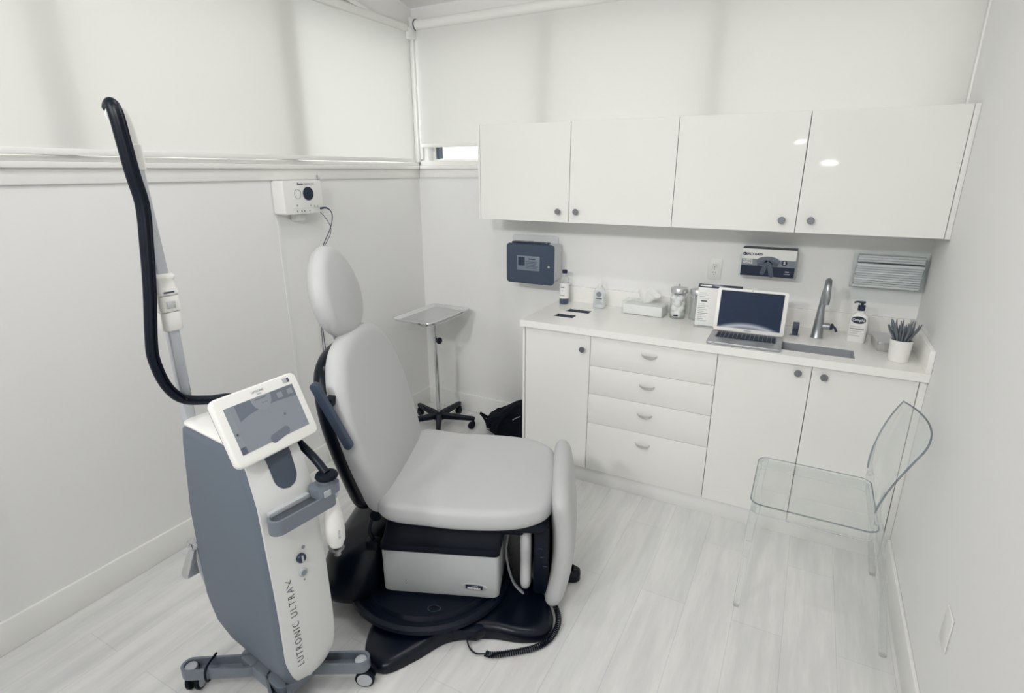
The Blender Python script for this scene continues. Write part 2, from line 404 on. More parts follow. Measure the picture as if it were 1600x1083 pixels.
# trims
def trimbox(name, *boxes, bev=.003, m=TRIM):
    g = G()
    for b in boxes: g.box(*b, bev)
    return struct(g, name, m)
trimbox('trim_1', (0, .03, YR, -.03, 1.700, 1.722), (0, .022, YR, -.022, 1.722, 1.742))      # window ledge, left wall
trimbox('trim_2', (.03, .9, -.03, 0, 1.700, 1.722), (.03, W, -.014, 0, 1.722, 1.752))          # window ledge, back wall
trimbox('trim_3', (0, .012, YR, -.012, 1.645, 1.700), (.012, .9, -.012, 0, 1.645, 1.700), bev=.002)
trimbox('trim_4', (0, .028, -.032, -.002, 1.742, 2.60), (.028, .05, -.016, -.002, 1.76, 2.60), bev=.003)   # corner post
trimbox('baseboard_left', (0, .014, YR, -.014, 0, .128), bev=.004)
trimbox('baseboard_back', (0, 1.06, -.014, 0, 0, .128), bev=.004)
trimbox('baseboard_right', (W - .014, W, YR, -.56, 0, .132), bev=.004)
# sloping rail above the left window, under the ceiling line
def slope(y, z0): return z0 - CSL * (y)
g = G()
for (a, b, h0, h1) in ((-4.8, -.30, 2.452, 2.478),):
    g.add([(x, y, slope(y, z)) for x in (0, .045) for y in (a, b) for z in (h0, h1)], [(0, 1, 3, 2), (4, 6, 7, 5), (0, 4, 5, 1), (2, 3, 7, 6), (0, 2, 6, 4), (1, 5, 7, 3)])
struct(g, 'trim_6', TRIM)
g = G(); a, b = -4.8, -.36
g.add([(x, y, slope(y, z)) for x in (0, .03) for y in (a, b) for z in (2.480, 2.4865)], [(0, 1, 3, 2), (4, 6, 7, 5), (0, 4, 5, 1), (2, 3, 7, 6), (0, 2, 6, 4), (1, 5, 7, 3)])
struct(g, 'trim_7', BLACK)
struct(G().box(0, .0022, -1.20, -1.182, .128, 1.47), 'trim_8', WALL)                      # flat cord channel under the wall unit

# downlights
dl0 = None
for i, (x, y) in enumerate(DOWNLIGHTS):
    if dl0 is None:
        dl0 = thing('recessed_downlight', '', 'ceiling light')
        ringprism(G(), [(.095 * math.cos(2 * PI * k / 32), .095 * math.sin(2 * PI * k / 32)) for k in range(32)], [(.075 * math.cos(2 * PI * k / 32), .075 * math.sin(2 * PI * k / 32)) for k in range(32)], -.012, 0).out('trim_ring', TRIM, dl0)
        G().lathe([(.075, -.003), (.075, 0)]).out('diffuser', LAMPM, dl0)
        d = dl0
    else: d = copy_tree(dl0)
    d.location = (x, y, ceil_z(y)); d.rotation_euler = (math.atan(-CSL), 0, 0)
    tag(d, 'round white recessed downlight in the sloping ceiling, %s' % ['nearest the corner of the two window walls', 'over the middle of the wall cabinets', 'furthest from the cabinets beside the window wall', 'furthest from the cabinets beside the plain wall'][i], 'ceiling light', 'recessed downlights')

for i, (x, y, z) in enumerate(FILL_LAMPS):  # unseen fixtures modelled round the added fill lamps
    q = thing('fill_lamp', 'added white fill lamp on a rod aimed at the cabinets, %s' % ('nearer the window wall', 'nearer the plain wall')[i], 'track lamp', (x, y, z), 0, 'fill lamps')
    d_ = (Vector((1.35, 0, 1.0)) - Vector((x, y, z))).normalized()
    G().lathe([(.08, -.12), (.11, -.10), (.155, .045), (.150, .045), (.105, -.09), (.001, -.09)], (0, 0, 0), 32, d_, cap=False).out('head', TRIM, q)
    G().cyl((0, 0, .06), (0, 0, ceil_z(y) - z - .008), .008).cyl((0, 0, ceil_z(y) - z - .03), (0, 0, ceil_z(y) - z - .0075), .04).out('rod', TRIM, q)
# blinds
b1 = thing('roller_blind', 'wide white roller blind drawn over the long window of the left wall', 'blind', (.04, -2.0, 2.5))
G().box(-.0015, .0015, -1.95, 1.885, -.750, .05).out('fabric', BLIND, b1, smooth=0)
G().box(-.008, .008, -1.95, 1.885, -.757, -.735, .003).out('hem_bar', TRIM, b1)
G().box(-.03, .02, 1.885, 1.965, -.03, .03, .008).box(-.03, .02, -1.97, 1.885, .0, .04, .008).out('head_rail', TRIM, b1)
b2 = thing('roller_blind', 'white roller blind on the back wall above the wall cabinets, not quite reaching the ledge', 'blind', (1.465, -.050, 2.545))
G().box(-1.395, 1.43, -.0015, .0015, -.70, -.02).out('fabric', BLIND, b2, smooth=0)
G().cyl((-1.39, 0, .0), (1.43, 0, .0), .028, n=28).out('tube', TRIM, b2)
G().box(-1.395, 1.43, -.006, .006, -.712, -.690, .003).out('hem_bar', TRIM, b2)
for s in (-1.402, 1.432):
    G().cyl((s, 0, 0), (s + .006, 0, 0), .038, n=28).box(s - .003, s + .005, -.012, .045, -.02, .02, .002).out('bracket', PLAST, b2)
G().cyl((-1.402 + .006, 0, 0), (-1.402 + .008, 0, 0), .034, n=28).out('end_cap', GREY, b2)

# ------------------------------------------------------------------ cabinets
FY = -.540; CT0, CT1 = .8733, .91
def knob(parent, x, z, y):
    G().lathe([(.006, 0), (.005, .012), (.0065, .016), (.0145, .019), (.0155, .022), (.0155, .026), (.0135, .0285)], (x, y, z), 24, (0, -1, 0)).out('knob', KNOB, parent)
def cup_pull(parent, x, z, y):
    # half-moon pull: lip bows outwards, closed underneath, open on top
    g = G(); n = 16; w = .041; rings = []
    for k in range(n + 1):
        t = PI * k / n; px = -w * math.cos(t); s = math.sin(t)
        rings.append([(px, 0, -.026 * s), (px * .93, -.014 * s ** .7, -.020 * s), (px * .93, -.021 * s ** .7, -.002), (px * .90, -.019 * s ** .7, -.001), (px * .9, -.011 * s ** .7, -.017 * s), (px * .97, 0, -.023 * s)])
    g.loft(rings); g.map(lambda p: (p.x + x, p.y + y, p.z + z + .008)); g.out('handle', PULLM, parent)
def carcass(root, x0, x1, z0, z1, y0, y1, top=False):
    t = .016; g = G()
    g.box(x0, x0 + t, y0, y1, z0, z1).box(x1 - t, x1, y0, y1, z0, z1).box(x0 + t, x1 - t, y0, y1, z0, z0 + t).box(x0 + t, x1 - t, y1 - .006, y1, z0 + t, z1)
    if top: g.box(x0 + t, x1 - t, y0, y1 - .006, z1 - t, z1)
    else: g.box(x0 + t, x1 - t, y0, y0 + .06, z1 - .012, z1)
    g.out('carcass', CARC, root)
def door(root, x0, x1, z0, z1, y, kx, kz):
    d = G().box(x0 + .0014, x1 - .0014, y, y + .018, z0 + .001, z1 - .001, .0007, seg=1).out('door', GLOSS, root); knob(d, kx, kz, y)
def unit(name, label, x0, x1, group):
    return thing(name, label, 'cabinet', (x0, 0, 0), 0, group)
BG = 'white base cabinets under the worktop'; UG = 'white wall cabinets'
c = unit('base_cabinet', 'white gloss base cabinet with a single door, beside the black bag', 1.067, 1.465, BG)
carcass(c, .012, .397, .09, CT0 - .001, FY + .019, -.006); G().box(0, .013, FY, -.004, .0, CT0 - .001, .001).out('end_panel', GLOSS, c)
door(c, .018, .398, .09, CT0 - .005, FY, 1.427 - 1.067, .792)
c = unit('drawer_cabinet', 'white gloss base cabinet with a stack of four drawers and half-moon pulls', 1.465, 2.097, BG)
carcass(c, .001, .631, .09, CT0 - .001, FY + .019, -.006)
for z0, z1 in ((.7048, CT0 - .005), (.5457, .7048), (.3754, .5457), (.09, .3754)):
    d = G().box(.0014, .632 - .0014, FY, FY + .018, z0 + .001, z1 - .001, .0012).out('drawer', GLOSS, c)
    cup_pull(d, .316 - .005, z1 - .066, FY)
c = unit('sink_cabinet', 'white gloss base cabinet with two doors below the sink, behind the clear chair', 2.097, 2.879, BG)
carcass(c, .001, .781, .09, CT0 - .001, FY + .019, -.006)
door(c, 0, .394, .09, CT0 - .005, FY, .394 - .052, .835); door(c, .394, .7815, .09, CT0 - .005, FY, .394 + .05, .833)
tag(G().box(2.880, W - .001, FY, FY + .018, .0, CT0 - .002, .0008).out('filler_strip', GLOSS, None), 'narrow white filler strip between the sink cabinet and the plain right wall', 'filler')
tag(G().box(1.082, 2.879, -.530, -.514, 0, .0895, .001).out('kickboard', CARC, None), 'low white kickboard running along the floor under the base cabinets', 'kickboard')

# worktop with two waste slots and the sink cut-out
wt = thing('worktop', 'white quartz worktop with waste slots and sink cut-out on the base cabinets', 'worktop', (0, 0, 0))
H1 = (1.205, 1.345, -.262, -.182); H2 = (1.188, 1.303, -.398, -.318); SK = (2.225, 2.647, -.475, -.325)
xs = sorted({1.060, H1[0], H1[1], H2[0], H2[1], SK[0], SK[1], W - .001}); ys = sorted({-.560, H1[2], H1[3], H2[2], H2[3], SK[2], SK[3], -.001})
holes = set()
for h in (H1, H2, SK):
    for i in range(len(xs) - 1):
        for j in range(len(ys) - 1):
            if h[0] <= xs[i] and xs[i + 1] <= h[1] and h[2] <= ys[j] and ys[j + 1] <= h[3]: holes.add((i, j))
G().slab(xs, ys, CT0, CT1, holes).out('slab', QUARTZ, wt, smooth=0)
G().box(1.060, W - .022, -.019, -.001, CT1 + .0003, 1.006, .0015).out('backsplash', QUARTZ, wt)
G().box(W - .021, W - .001, -.560, -.001, CT1 + .0003, 1.006, .0015).out('side_splash', QUARTZ, wt)
for h, lb in ((H1, 'dark waste chute below the rear slot in the worktop'), (H2, 'dark waste chute below the front slot in the worktop')):
    x0, x1, y0, y1 = h; e = -.0025; g = G(); z0 = .60; zt = CT1 - .005
    x0 += .0005; x1 -= .0005; y0 += .0005; y1 -= .0005
    g.box(x0, x0 - e, y0, y1, z0, zt).box(x1 + e, x1, y0, y1, z0, zt).box(x0 - e, x1 + e, y0, y0 - e, z0, zt).box(x0 - e, x1 + e, y1 + e, y1, z0, zt).box(x0, x1, y0, y1, z0 - .003, z0)
    tag(g.out('waste_chute', DGREY, None), lb, 'waste chute', 'waste chutes')
# sink
sk = thing('sink', 'brushed steel undermount sink set in the worktop in front of the tap', 'sink', (2.436, -.40, CT0))
x0, x1, y0, y1 = -.211, .211, -.075, .075; t = .003; dp = -.16
g = G(); R = [[(x, y, z) for x, y in rrect(x0 - a, x1 + a, y0 - a, y1 + a, r)] for a, r, z in ((-.0008, .004, CT1 - CT0 - .006), (-.0024, .010, CT1 - CT0 - .006), (-.003, .022, dp + .03), (-.012, .03, dp + .006), (-.03, .035, dp), )]
g.loft(R, False, True); g.out('basin', mat('basin_steel', (186, 190, 195), .35, metal=.45), sk)
G().lathe([(.0, .0), (.03, .0), (.034, .003), (.026, .004), (.02, .001)], (0, 0, dp), 24, cap=False).out('drain', CHROME, sk)

# wall cabinets
YU = -.3286; Z0, Z1 = 1.4188, 1.9309; X = [.683, 1.2346, 1.7831, 2.3352, 2.8855]
for (a, b, c_, lb) in ((0, 1, 2, 'white gloss two-door wall cabinet at the window end, above the paper towel dispenser'), (2, 3, 4, 'white gloss two-door wall cabinet against the plain wall, above the tap')):
    u = unit('wall_cabinet', lb, X[a], X[c_], UG); o = X[a]
    carcass(u, -.008 if a == 0 else .001, X[c_] - o - .001, Z0 + .002, Z1 - .002, YU + .019, -.001, True)
    if a == 0: G().box(-.014, -.001, YU, -.001, Z0, Z1, .001).out('end_panel', GLOSS, u)
    else: G().box(X[4] - o + .001, W - .001 - o, YU + .0, YU + .018, Z0, Z1, .0008).out('filler', GLOSS, u)
    door(u, 0, X[b] - o, Z0, Z1, YU, X[b] - o - (.057 if a == 0 else .058), Z0 + (.059 if a == 0 else .055))
    door(u, X[b] - o, X[c_] - o, Z0, Z1, YU, X[b] - o + (.046 if a == 0 else .058), Z0 + (.061 if a == 0 else .058))

# ------------------------------------------------------------------ things on the worktop
TOPZ = CT1 + .0005
def onto(name, label, cat, x, y, rz=0, group=None): return thing(name, label, cat, (x, y, TOPZ), rz, group)
# antiseptic bottle
b = onto('bottle', 'clear round bottle with dark cap and white label, against the backsplash beside the towel dispenser', 'bottle', 1.122, -.088)
G().lathe([(.001, 0), (.027, 0), (.029, .004), (.029, .145), (.027, .155), (.0135, .172), (.0125, .186), (.001, .186)], n=28).out('body', CLEAR, b)
G().lathe([(.001, .002), (.0265, .002), (.0268, .028), (.001, .028)], n=28).out('liquid', mat('dark_liquid', (78, 90, 110), .15), b)
G().lathe([(.0295, .035), (.0295, .128)], n=28, cap=False).out('label', PAPER, b)
G().cyl((0, 0, .1865), (0, 0, .207), .0155, bev=.0015).out('cap', INK, b)
mark('label_line', 0.026, 0.006, GREY, b, basis((0, -.0302, .105), (1, 0, 0), (0, 0, 1)))
mark('label_line', 0.008, 0.003, INK, b, basis((0, -.0302, .083), (1, 0, 0), (0, 0, 1)))
mark('label_line', 0.03, 0.004, GREY, b, basis((0, -.0302, .055), (1, 0, 0), (0, 0, 1)))
# alcohol bottle with nozzle
b = onto('nozzle_bottle', 'clear flattened gel bottle with a tall white nozzle, behind the rear waste slot', 'bottle', 1.352, -.098, 8)
R = []
for s, z in ((.9, 0), (1, .004), (1, .085), (.97, .1), (.8, .115), (.45, .125), (.4, .128)):
    R.append([(x * s, y * s, z) for x, y in rrect(-.036, .036, -.019, .019, .018)])
G().loft(R).out('body', CLEAR, b)
G().loft([[(x * s * .93, y * s * .9, z) for x, y in rrect(-.036, .036, -.019, .019, .018)] for s, z in ((.9, .003), (1, .006), (1, .055))]).out('gel', mat('clear_gel_fill', (222, 226, 228), .2), b)
G().box(-.026, .026, -.0205, -.0192, .02, .108, .0004).out('label', mat('silver_label', (206, 209, 211), .5), b)
g = G(); g.lathe([(.016, 0), (.016, .001)], (0, -.0212, .085), 24, (0, -1, 0)); g.out('label_emblem', GREY, b)
mark('label_line', 0.036, 0.006, INK, b, basis((0, -.0212, .06), (1, 0, 0), (0, 0, 1)))
for k in range(3): G().box(-.02, .02 - .006 * k, -.0212, -.0206, .030 + k * .007, .032 + k * .007).out('label_line', GREY, b)
G().lathe([(.013, .128), (.013, .137), (.007, .14), (.0028, .183), (.0015, .185)], n=20).out('nozzle', PLAST, b)
# tissue box
b = onto('tissue_box', 'clear acrylic tissue box with a white tissue pulled up, left of the cotton jar', 'tissue box', 1.63, -.115, -3)
g = G(); x0, x1, y0, y1, h = -.118, .118, -.058, .058, .072; e = .0028
g.box(x0, x1, y0, y0 + e, 0, h).box(x0, x1, y1 - e, y1, 0, h).box(x0, x0 + e, y0 + e, y1 - e, 0, h).box(x1 - e, x1, y0 + e, y1 - e, 0, h)
g.out('acrylic_case', ACRYLT, b, smooth=0)
G().slab([x0, -.06, .06, x1], [y0, -.02, .02, y1], h + .0002, h + .003, {(1, 1)}).out('lid', ACRYLT, b, smooth=0)
G().box(x0 + .006, x1 - .006, y0 + .006, y1 - .006, .002, .058, .006).out('tissue_stack', PAPER, b)
g = G(); n = 22; vs = []; fs = []
for j in range(14):
    for i in range(n):
        a = 2 * PI * i / n; t = j / 13; r = .012 + .045 * t ** .8 * (1 + .35 * math.sin(3 * a + 1.3) + .15 * math.sin(7 * a))
        vs.append((r * math.cos(a) * 1.0 + .01 * t, r * math.sin(a) * .5, .062 + .075 * t * (1 - .35 * math.cos(2 * a + .6)) - .012 * t * t))
for j in range(13):
    for i in range(n): fs.append((j * n + i, j * n + (i + 1) % n, (j + 1) * n + (i + 1) % n, (j + 1) * n + i))
g.add(vs, fs).out('tissue', TISSUE, b, smooth=60)
# jars
def jar(x, y, label, r, h):
    j = onto('glass_jar', label, 'jar', x, y, 0, 'glass dressing jars')
    G().lathe([(.001, 0), (r - .003, 0), (r, .004), (r, h - .014), (r - .005, h - .006), (r - .005, h), (r - .0075, h), (r - .0075, h - .008), (r - .003, h - .016), (r - .003, .006), (.001, .005)], n=36, cap=False).out('glass', JARG, j)
    lid = G().lathe([(.001, h - .006), (r + .002, h - .006), (r + .002, h + .016), (r, h + .019), (r - .006, h + .0205), (.001, h + .0205)], n=36).out('lid', TRAYM, j)
    G().lathe([(.003, 0), (.002, .006), (.0055, .010), (.0055, .015), (.003, .018)], (0, 0, h + .0205), 16).out('knob', CHROME, lid)
    return j
j = jar(1.812, -.118, 'glass jar of white cotton balls with a steel lid, beside the tissue box', .044, .150)
k = 0
for z in (.026, .056, .086, .114):
    for a in range(3):
        an = a * 2.09 + z * 31; r = .0175
        bmx = bmesh.new(); bmesh.ops.create_icosphere(bmx, subdivisions=3, radius=.0225)
        for v in bmx.verts:
            v.co *= 1 + .12 * noise.noise(v.co * 60 + Vector((k, 0, 0)))
        bmx.verts.ensure_lookup_table()
        G().bm(bmx, Matrix.Translation((r * math.cos(an), r * math.sin(an), z))).out('cotton_ball', COTTON, j); k += 1
G().box(-.012, .012, -.0455, -.044, .018, .026, .0006).out('label_mark', INK, j)
j = jar(1.912, -.112, 'glass jar packed with long wooden swabs and a steel lid, beside the cotton jar', .040, .150)
for q in range(16):
    a = q * 2.4; r = .007 + .024 * math.sqrt(q / 16); a2 = a + .6
    p0 = Vector((r * math.cos(a), r * math.sin(a), .008)); p1 = Vector((r * .95 * math.cos(a2), r * .95 * math.sin(a2), .140))
    s = G().cyl(p0, p1, .0014, n=6).out('swab', mat('swab_stick', (226, 226, 224), .6), j)
    G().lathe([(.001, 0), (.0035, .004), (.0038, .012), (.002, .018)], p1 - (p1 - p0).normalized() * .016, 8, (p1 - p0)).out('swab_tip', COTTON, s)
# price-list stand
b = onto('leaflet_stand', 'clear slanted leaflet stand holding printed price cards, behind the left of the laptop', 'leaflet stand', 2.035, -.236, 4)
tilt = Matrix.Translation((0, 0, .004)) @ Matrix.Rotation(math.radians(-12), 4, 'X')
G().box(-.11, .11, -.030, .045, 0, .003, .0008).box(-.11, .11, -.002, .0005, 0, .225, .0006, mtx=tilt).box(-.11, .11, -.022, -.0205, 0, .03, .0005, mtx=tilt).out('stand', ACRYLT, b, smooth=0)
cd_ = G().box(-.106, .106, -.008, -.003, .002, .218, .0006, mtx=tilt).out('card', PAPER, b)
mt = tilt @ basis((0, -.0083, 0), (1, 0, 0), (0, 0, 1))
G().box(-.106, .106, -.0092, -.0082, .198, .217, .0003, mtx=tilt).out('header_band', SMOKE2, cd_)
mark('header_line', 0.055, 0.006, PAPER, cd_, mt @ Matrix.Translation((-.07, .208, .0012)))
for k in range(17):
    wdt = (.05, .035, .045, .03)[k % 4]; yy = .178 - .0095 * k
    if k in (0, 5, 6): continue
    G().box(-.098, -.098 + wdt, -.0088, -.0082, yy, yy + .0026, mtx=tilt).out('text_line', LGREY if k % 3 else GREY, cd_)
mark('heading_line', 0.03, 0.006, INK, cd_, mt @ Matrix.Translation((-.072, .128, .001)))
# laptop
lp = onto('laptop', 'open aluminium laptop with a white-rimmed dark screen, overhanging the left end of the sink', 'laptop', 2.196, -.428, 1.0)
Wd, Dp = .322, .222
base = G().prism(rrect(-Wd / 2, Wd / 2, -Dp / 2, Dp / 2, .012), .0, .013, .003).out('base', ALU, lp)
G().box(-.136, .136, -.012, .094, .0128, .0136, .0004).out('keyboard_well', mat('key_well', (140, 144, 150), .5), base)
kg = []
for r in range(6):
    y = .086 - r * .0178; hh = .0082 if r == 0 else .0152; n = 14
    if r < 5:
        for k in range(n):
            wk = .264 / n; x = -.132 + wk * k
            G().box(x + .0012, x + wk - .0012, y - hh, y, .0135, .0150, .0006, seg=1).out('key', KEYM, base)
    else:
        for (xa, xb) in ((-.132, -.115), (-.113, -.096), (-.094, -.077), (-.075, -.053), (-.051, .035), (.037, .058), (.060, .077), (.079, .096), (.098, .114), (.116, .132)):
            G().box(xa, xb, y - hh, y, .0135, .0150, .0006, seg=1).out('key', KEYM, base)
G().box(-.052, .052, -.098, -.028, .0129, .0135, .0003).out('trackpad', mat('trackpad_grey', (150, 154, 160), .4), base)
hm = Matrix.Translation((0, Dp / 2 - .004, .0145)) @ Matrix.Rotation(math.radians(-13), 4, 'X')
sl = G().prism(rrect(-Wd / 2, Wd / 2, 0, .212, .012), -.004, .003, .0015, mtx=hm @ basis((0, 0, 0), (1, 0, 0), (0, 0, 1))).out('screen_lid', MWHITE, lp)
sm = hm @ basis((0, -.0035, 0), (1, 0, 0), (0, 0, 1))
scr = bpy.data.materials.new('laptop_display'); scr.use_nodes = True; n_ = scr.node_tree.nodes; L_ = scr.node_tree.links; bb = n_['Principled BSDF']; bb.inputs['Roughness'].default_value = .45; bb.inputs['Specular IOR Level'].default_value = .15
tcx = n_.new('ShaderNodeTexCoord'); sxyz = n_.new('ShaderNodeSeparateXYZ'); L_.new(tcx.outputs['Object'], sxyz.inputs[0])
# star field over the bright limb of a planet
vm = n_.new('ShaderNodeVectorMath'); vm.operation = 'DISTANCE'; vm.inputs[1].default_value = (-.005, .125, -.300); L_.new(tcx.outputs['Object'], vm.inputs[0])
cr = n_.new('ShaderNodeValToRGB'); els = cr.color_ramp.elements; els[0].position = .0; els[0].color = lin((34, 48, 72)); els[1].position = 1; els[1].color = lin((30, 44, 66))
mr_ = n_.new('ShaderNodeMapRange'); mr_.inputs[1].default_value = .30; mr_.inputs[2].default_value = .40; L_.new(vm.outputs['Value'], mr_.inputs[0]); L_.new(mr_.outputs[0], cr.inputs[0])
e = cr.color_ramp.elements.new(.30); e.color = lin((58, 72, 96))
e = cr.color_ramp.elements.new(.50); e.color = lin((182, 188, 194))
e = cr.color_ramp.elements.new(.58); e.color = lin((108, 118, 134))
e = cr.color_ramp.elements.new(.66); e.color = lin((32, 46, 68))
L_.new(cr.outputs[0], bb.inputs['Base Color']); L_.new(cr.outputs[0], bb.inputs['Emission Color']); bb.inputs['Emission Strength'].default_value = .12
G().box(-.143, .143, -.0042, -.0036, .018, .200, mtx=hm).out('display', scr, sl, smooth=0)
G().lathe([(.002, 0), (.002, .0008)], hm @ Vector((0, -.004, .206)), 12, (0, -1, 0)).out('camera_dot', INK, sl)
mark('lid_line', 0.034, 0.003, GREY, sl, sm @ Matrix.Translation((0, .0095, .001)))
# tap
tp = onto('tap', 'brushed steel gooseneck tap with a side lever, behind the sink', 'tap', 2.498, -.185)
G().lathe([(.001, 0), (.028, 0), (.028, .003), (.026, .006), (.0225, .06), (.018, .11), (.0145, .15), (.001, .152)], n=28).out('body', STEEL, tp)
P = [(0, 0, .13), (.004, 0, .20), (.008, -.001, .235)] + [(.010, -.05 + .045 * math.cos(t), .242 + .045 * math.sin(t)) for t in [PI * k / 8 for k in range(0, 8)]] + [(.012, -.096, .225), (.012, -.096, .185)]
G().tube(P, .0115, 16, radii=[.0145] * 3 + [.0140] * 8 + [.0145, .0145], side=(1, 0, 0)).out('spout', STEEL, tp)
g = G(); g.cyl((.012, 0, .058), (.050, 0, .060), .0155, bev=.003); g.out('lever_hub', STEEL, tp)
g = G(); g.cyl((.050, 0, .060), (.062, 0, .058), .017, .015, bev=.003); g.tube([(.058, 0, .064), (.070, -.004, .055), (.078, -.010, .038)], .0055, 10); g.out('lever', SMOKE2, tp)
# soap pump in the worktop
sp = onto('soap_dispenser', 'short square grey soap pump fixed in the worktop between laptop and tap', 'soap dispenser', 2.402, -.205)
G().box(-.022, .022, -.018, .018, 0, .004, .001).out('base_plate', LGREY, sp)
G().box(-.0135, .0135, -.0125, .0125, .004, .042, .003).out('body', SMOKE2, sp)
G().box(-.0145, .0145, -.030, .0135, .042, .068, .004).out('pump_head', DGREY, sp)
# lotion
lo = onto('lotion_bottle', 'large white pump lotion bottle with an oval dark emblem, right of the tap', 'lotion bottle', 2.662, -.172, -10)
R = []
for s, sy, z in ((.94, .9, 0), (1, 1, .005), (1, 1, .095), (.97, .95, .112), (.86, .9, .128), (.42, .6, .139), (.36, .55, .142)):
    R.append([(x * s, y * sy, z) for x, y in rrect(-.040, .040, -.024, .024, .014)])
G().loft(R).out('body', PLAST, lo)
G().cyl((0, 0, .141), (0, 0, .150), .0165, bev=.001).out('neck', PLAST, lo)
pu = G().cyl((0, 0, .1502), (0, 0, .176), .0155, bev=.0015).cyl((0, 0, .176), (0, 0, .184), .006).out('pump', SMOKE2, lo)
G().box(-.013, .013, -.010, .010, .184, .194, .003).tube([(-.008, -.004, .190), (-.022, -.006, .190), (-.032, -.008, .184)], .0045, 8).out('nozzle', SMOKE2, pu)
g = G(); g.loft([[(.030 * math.cos(2 * PI * k / 32), y, .108 - .0 + .0175 * math.sin(2 * PI * k / 32)) for k in range(32)] for y in (-.0248, -.0238)]); g.out('emblem', SMOKE2, lo)
text('emblem_text', 'Cetaphil', .0155, PAPER, lo, basis((0, -.0252, .108), (1, 0, 0), (0, 0, 1)), thin=.0003)
for k, (a, b_, m_) in enumerate(((-.03, .012, LGREY), (-.03, .028, INK), (-.03, .02, LGREY), (-.03, .005, LGREY), (-.03, .015, LGREY))):
    G().box(a, b_, -.0246, -.0238, .074 - k * .011, .0768 - k * .011).out('label_line', m_, lo)
# metal box
mb = onto('instrument_box', 'small brushed steel lidded instrument box behind the plant pot', 'metal box', 2.787, -.222, 6)
G().loft([[(x * s, y * s, z) for x, y in rrect(-.060, .060, -.085, .085, .014)] for s, z in ((.9, 0), (.93, .004), (1, .036))]).out('body', TRAYM, mb)
G().loft([[(x * s, y * s, z) for x, y in rrect(-.064, .064, -.089, .089, .015)] for s, z in ((1, .036), (1, .046), (.98, .048))]).out('lid', TRAYM, mb)
# plant
pp = onto('potted_plant', 'white cylindrical pot with a spiky grey-green succulent, near the right end of the worktop', 'potted plant', 2.806, -.418)
G().lathe([(.001, 0), (.034, 0), (.037, .003), (.041, .085), (.042, .092), (.040, .094), (.037, .092), (.036, .082), (.001, .080)], n=36, cap=False).out('pot', CERAM, pp)
G().lathe([(.001, .083), (.0365, .083)], n=30, cap=False).out('soil', NYLON, pp)
for k in range(26):
    a = k * 2.399; r = .026 * math.sqrt((k + .5) / 26); L0 = .070 + .026 * rnd.random(); lean = .35 + .75 * r / .026
    d = Vector((math.cos(a), math.sin(a), 0)); p = Vector((r * math.cos(a), r * math.sin(a), .08))
    G().tube([p, p + d * .010 * lean + Vector((0, 0, L0 * .35)), p + d * .026 * lean + Vector((0, 0, L0 * .7)), p + d * .034 * lean + Vector((rnd.uniform(-.004, .004), rnd.uniform(-.004, .004), L0))], .004, 8, radii=[.003, .0042, .0040, .0016], sub=3).out('leaf', PLANT, pp)

# ------------------------------------------------------------------ things on the back wall
# paper towel dispenser
d = thing('towel_dispenser', 'dark smoked paper towel dispenser on a pale backing plate, below the wall cabinets', 'towel dispenser', (.93, 0, 1.155))
G().prism(rrect(-.205, .112, -.135, .150, .02), 0, .012, .003, mtx=basis((0, -.001, 0), (1, 0, 0), (0, 0, 1))).out('backing_plate', mat('clear_backing_plate', (212, 215, 216), .25), d)
G().loft([[(x, y, z) for x, z in rrect(-.145 * s, .150 * s, -.118 * s, .118 * s, .02)] for y, s in ((-.013, .92), (-.10, .95), (-.165, .97))]).out('housing', mat('pale_housing', (205, 208, 211), .3), d)
fc = G().prism(rrect(-.158, .160, -.124, .117, .022), 0, .020, .008, mtx=basis((0, -.166, 0), (1, 0, 0), (0, 0, 1)), seg=3).out('front_cover', SMOKE, d)
G().box(-.130, .110, -.166, -.120, .112, .126, .004).out('top_slot', SMOKE2, d)
ib = basis((0, -.1865, 0), (1, 0, 0), (0, 0, 1))
G().box(-.082, .070, -.1878, -.1862, -.042, .045, .0005).out('label', mat('smoke_label', (118, 128, 140), .4), fc)
G().box(-.074, -.030, -.1885, -.1877, -.015, .038).out('label_picture', SMOKE2, fc)
mark('label_line', 0.045, 0.007, INK, fc, ib @ Matrix.Translation((.018, .028, .0018)))
for k in range(5): G().box(-.022, .058 - .008 * (k % 3), -.1885, -.1877, .010 - k * .0095, .0125 - k * .0095).out('label_line', SMOKE2, fc)
G().lathe([(.007, 0), (.008, .002), (.006, .004)], (.128, -.186, -.012), 20, (0, -1, 0)).out('lock', CHROME, fc)
G().lathe([(.016, 0), (.016, .0015)], (-.012, -.140, .128), 20, (0, 0, 1)).out('top_logo', LGREY, d)
# socket
o_ = thing('power_outlet', 'white double power outlet on the back wall above the swab jar', 'power outlet', (1.967, 0, 1.176), 0, 'wall outlets')
G().box(-.036, .036, -.006, -.0005, -.058, .058, .003).out('face_plate', PLAST, o_)
for s in (-1, 1):
    r_ = G().prism(rrect(-.017, .017, -.0145, .0145, .007), 0, .003, .001, mtx=basis((0, -.006, s * .0205), (1, 0, 0), (0, 0, 1))).out('receptacle', PLAST, o_)
    G().box(-.0075, -.0055, -.0095, -.0088, s * .0205 - .001, s * .0205 + .008).out('slot', INK, r_)
    G().box(.0055, .0075, -.0095, -.0088, s * .0205 - .001, s * .0205 + .007).out('slot', INK, r_)
    G().lathe([(.0024, 0), (.0024, .0008)], (0, -.0088, s * .0205 - .0075), 10, (0, -1, 0)).out('slot', INK, r_)
G().lathe([(.003, 0), (.003, .001)], (0, -.006, 0), 10, (0, -1, 0)).out('screw', LGREY, o_)
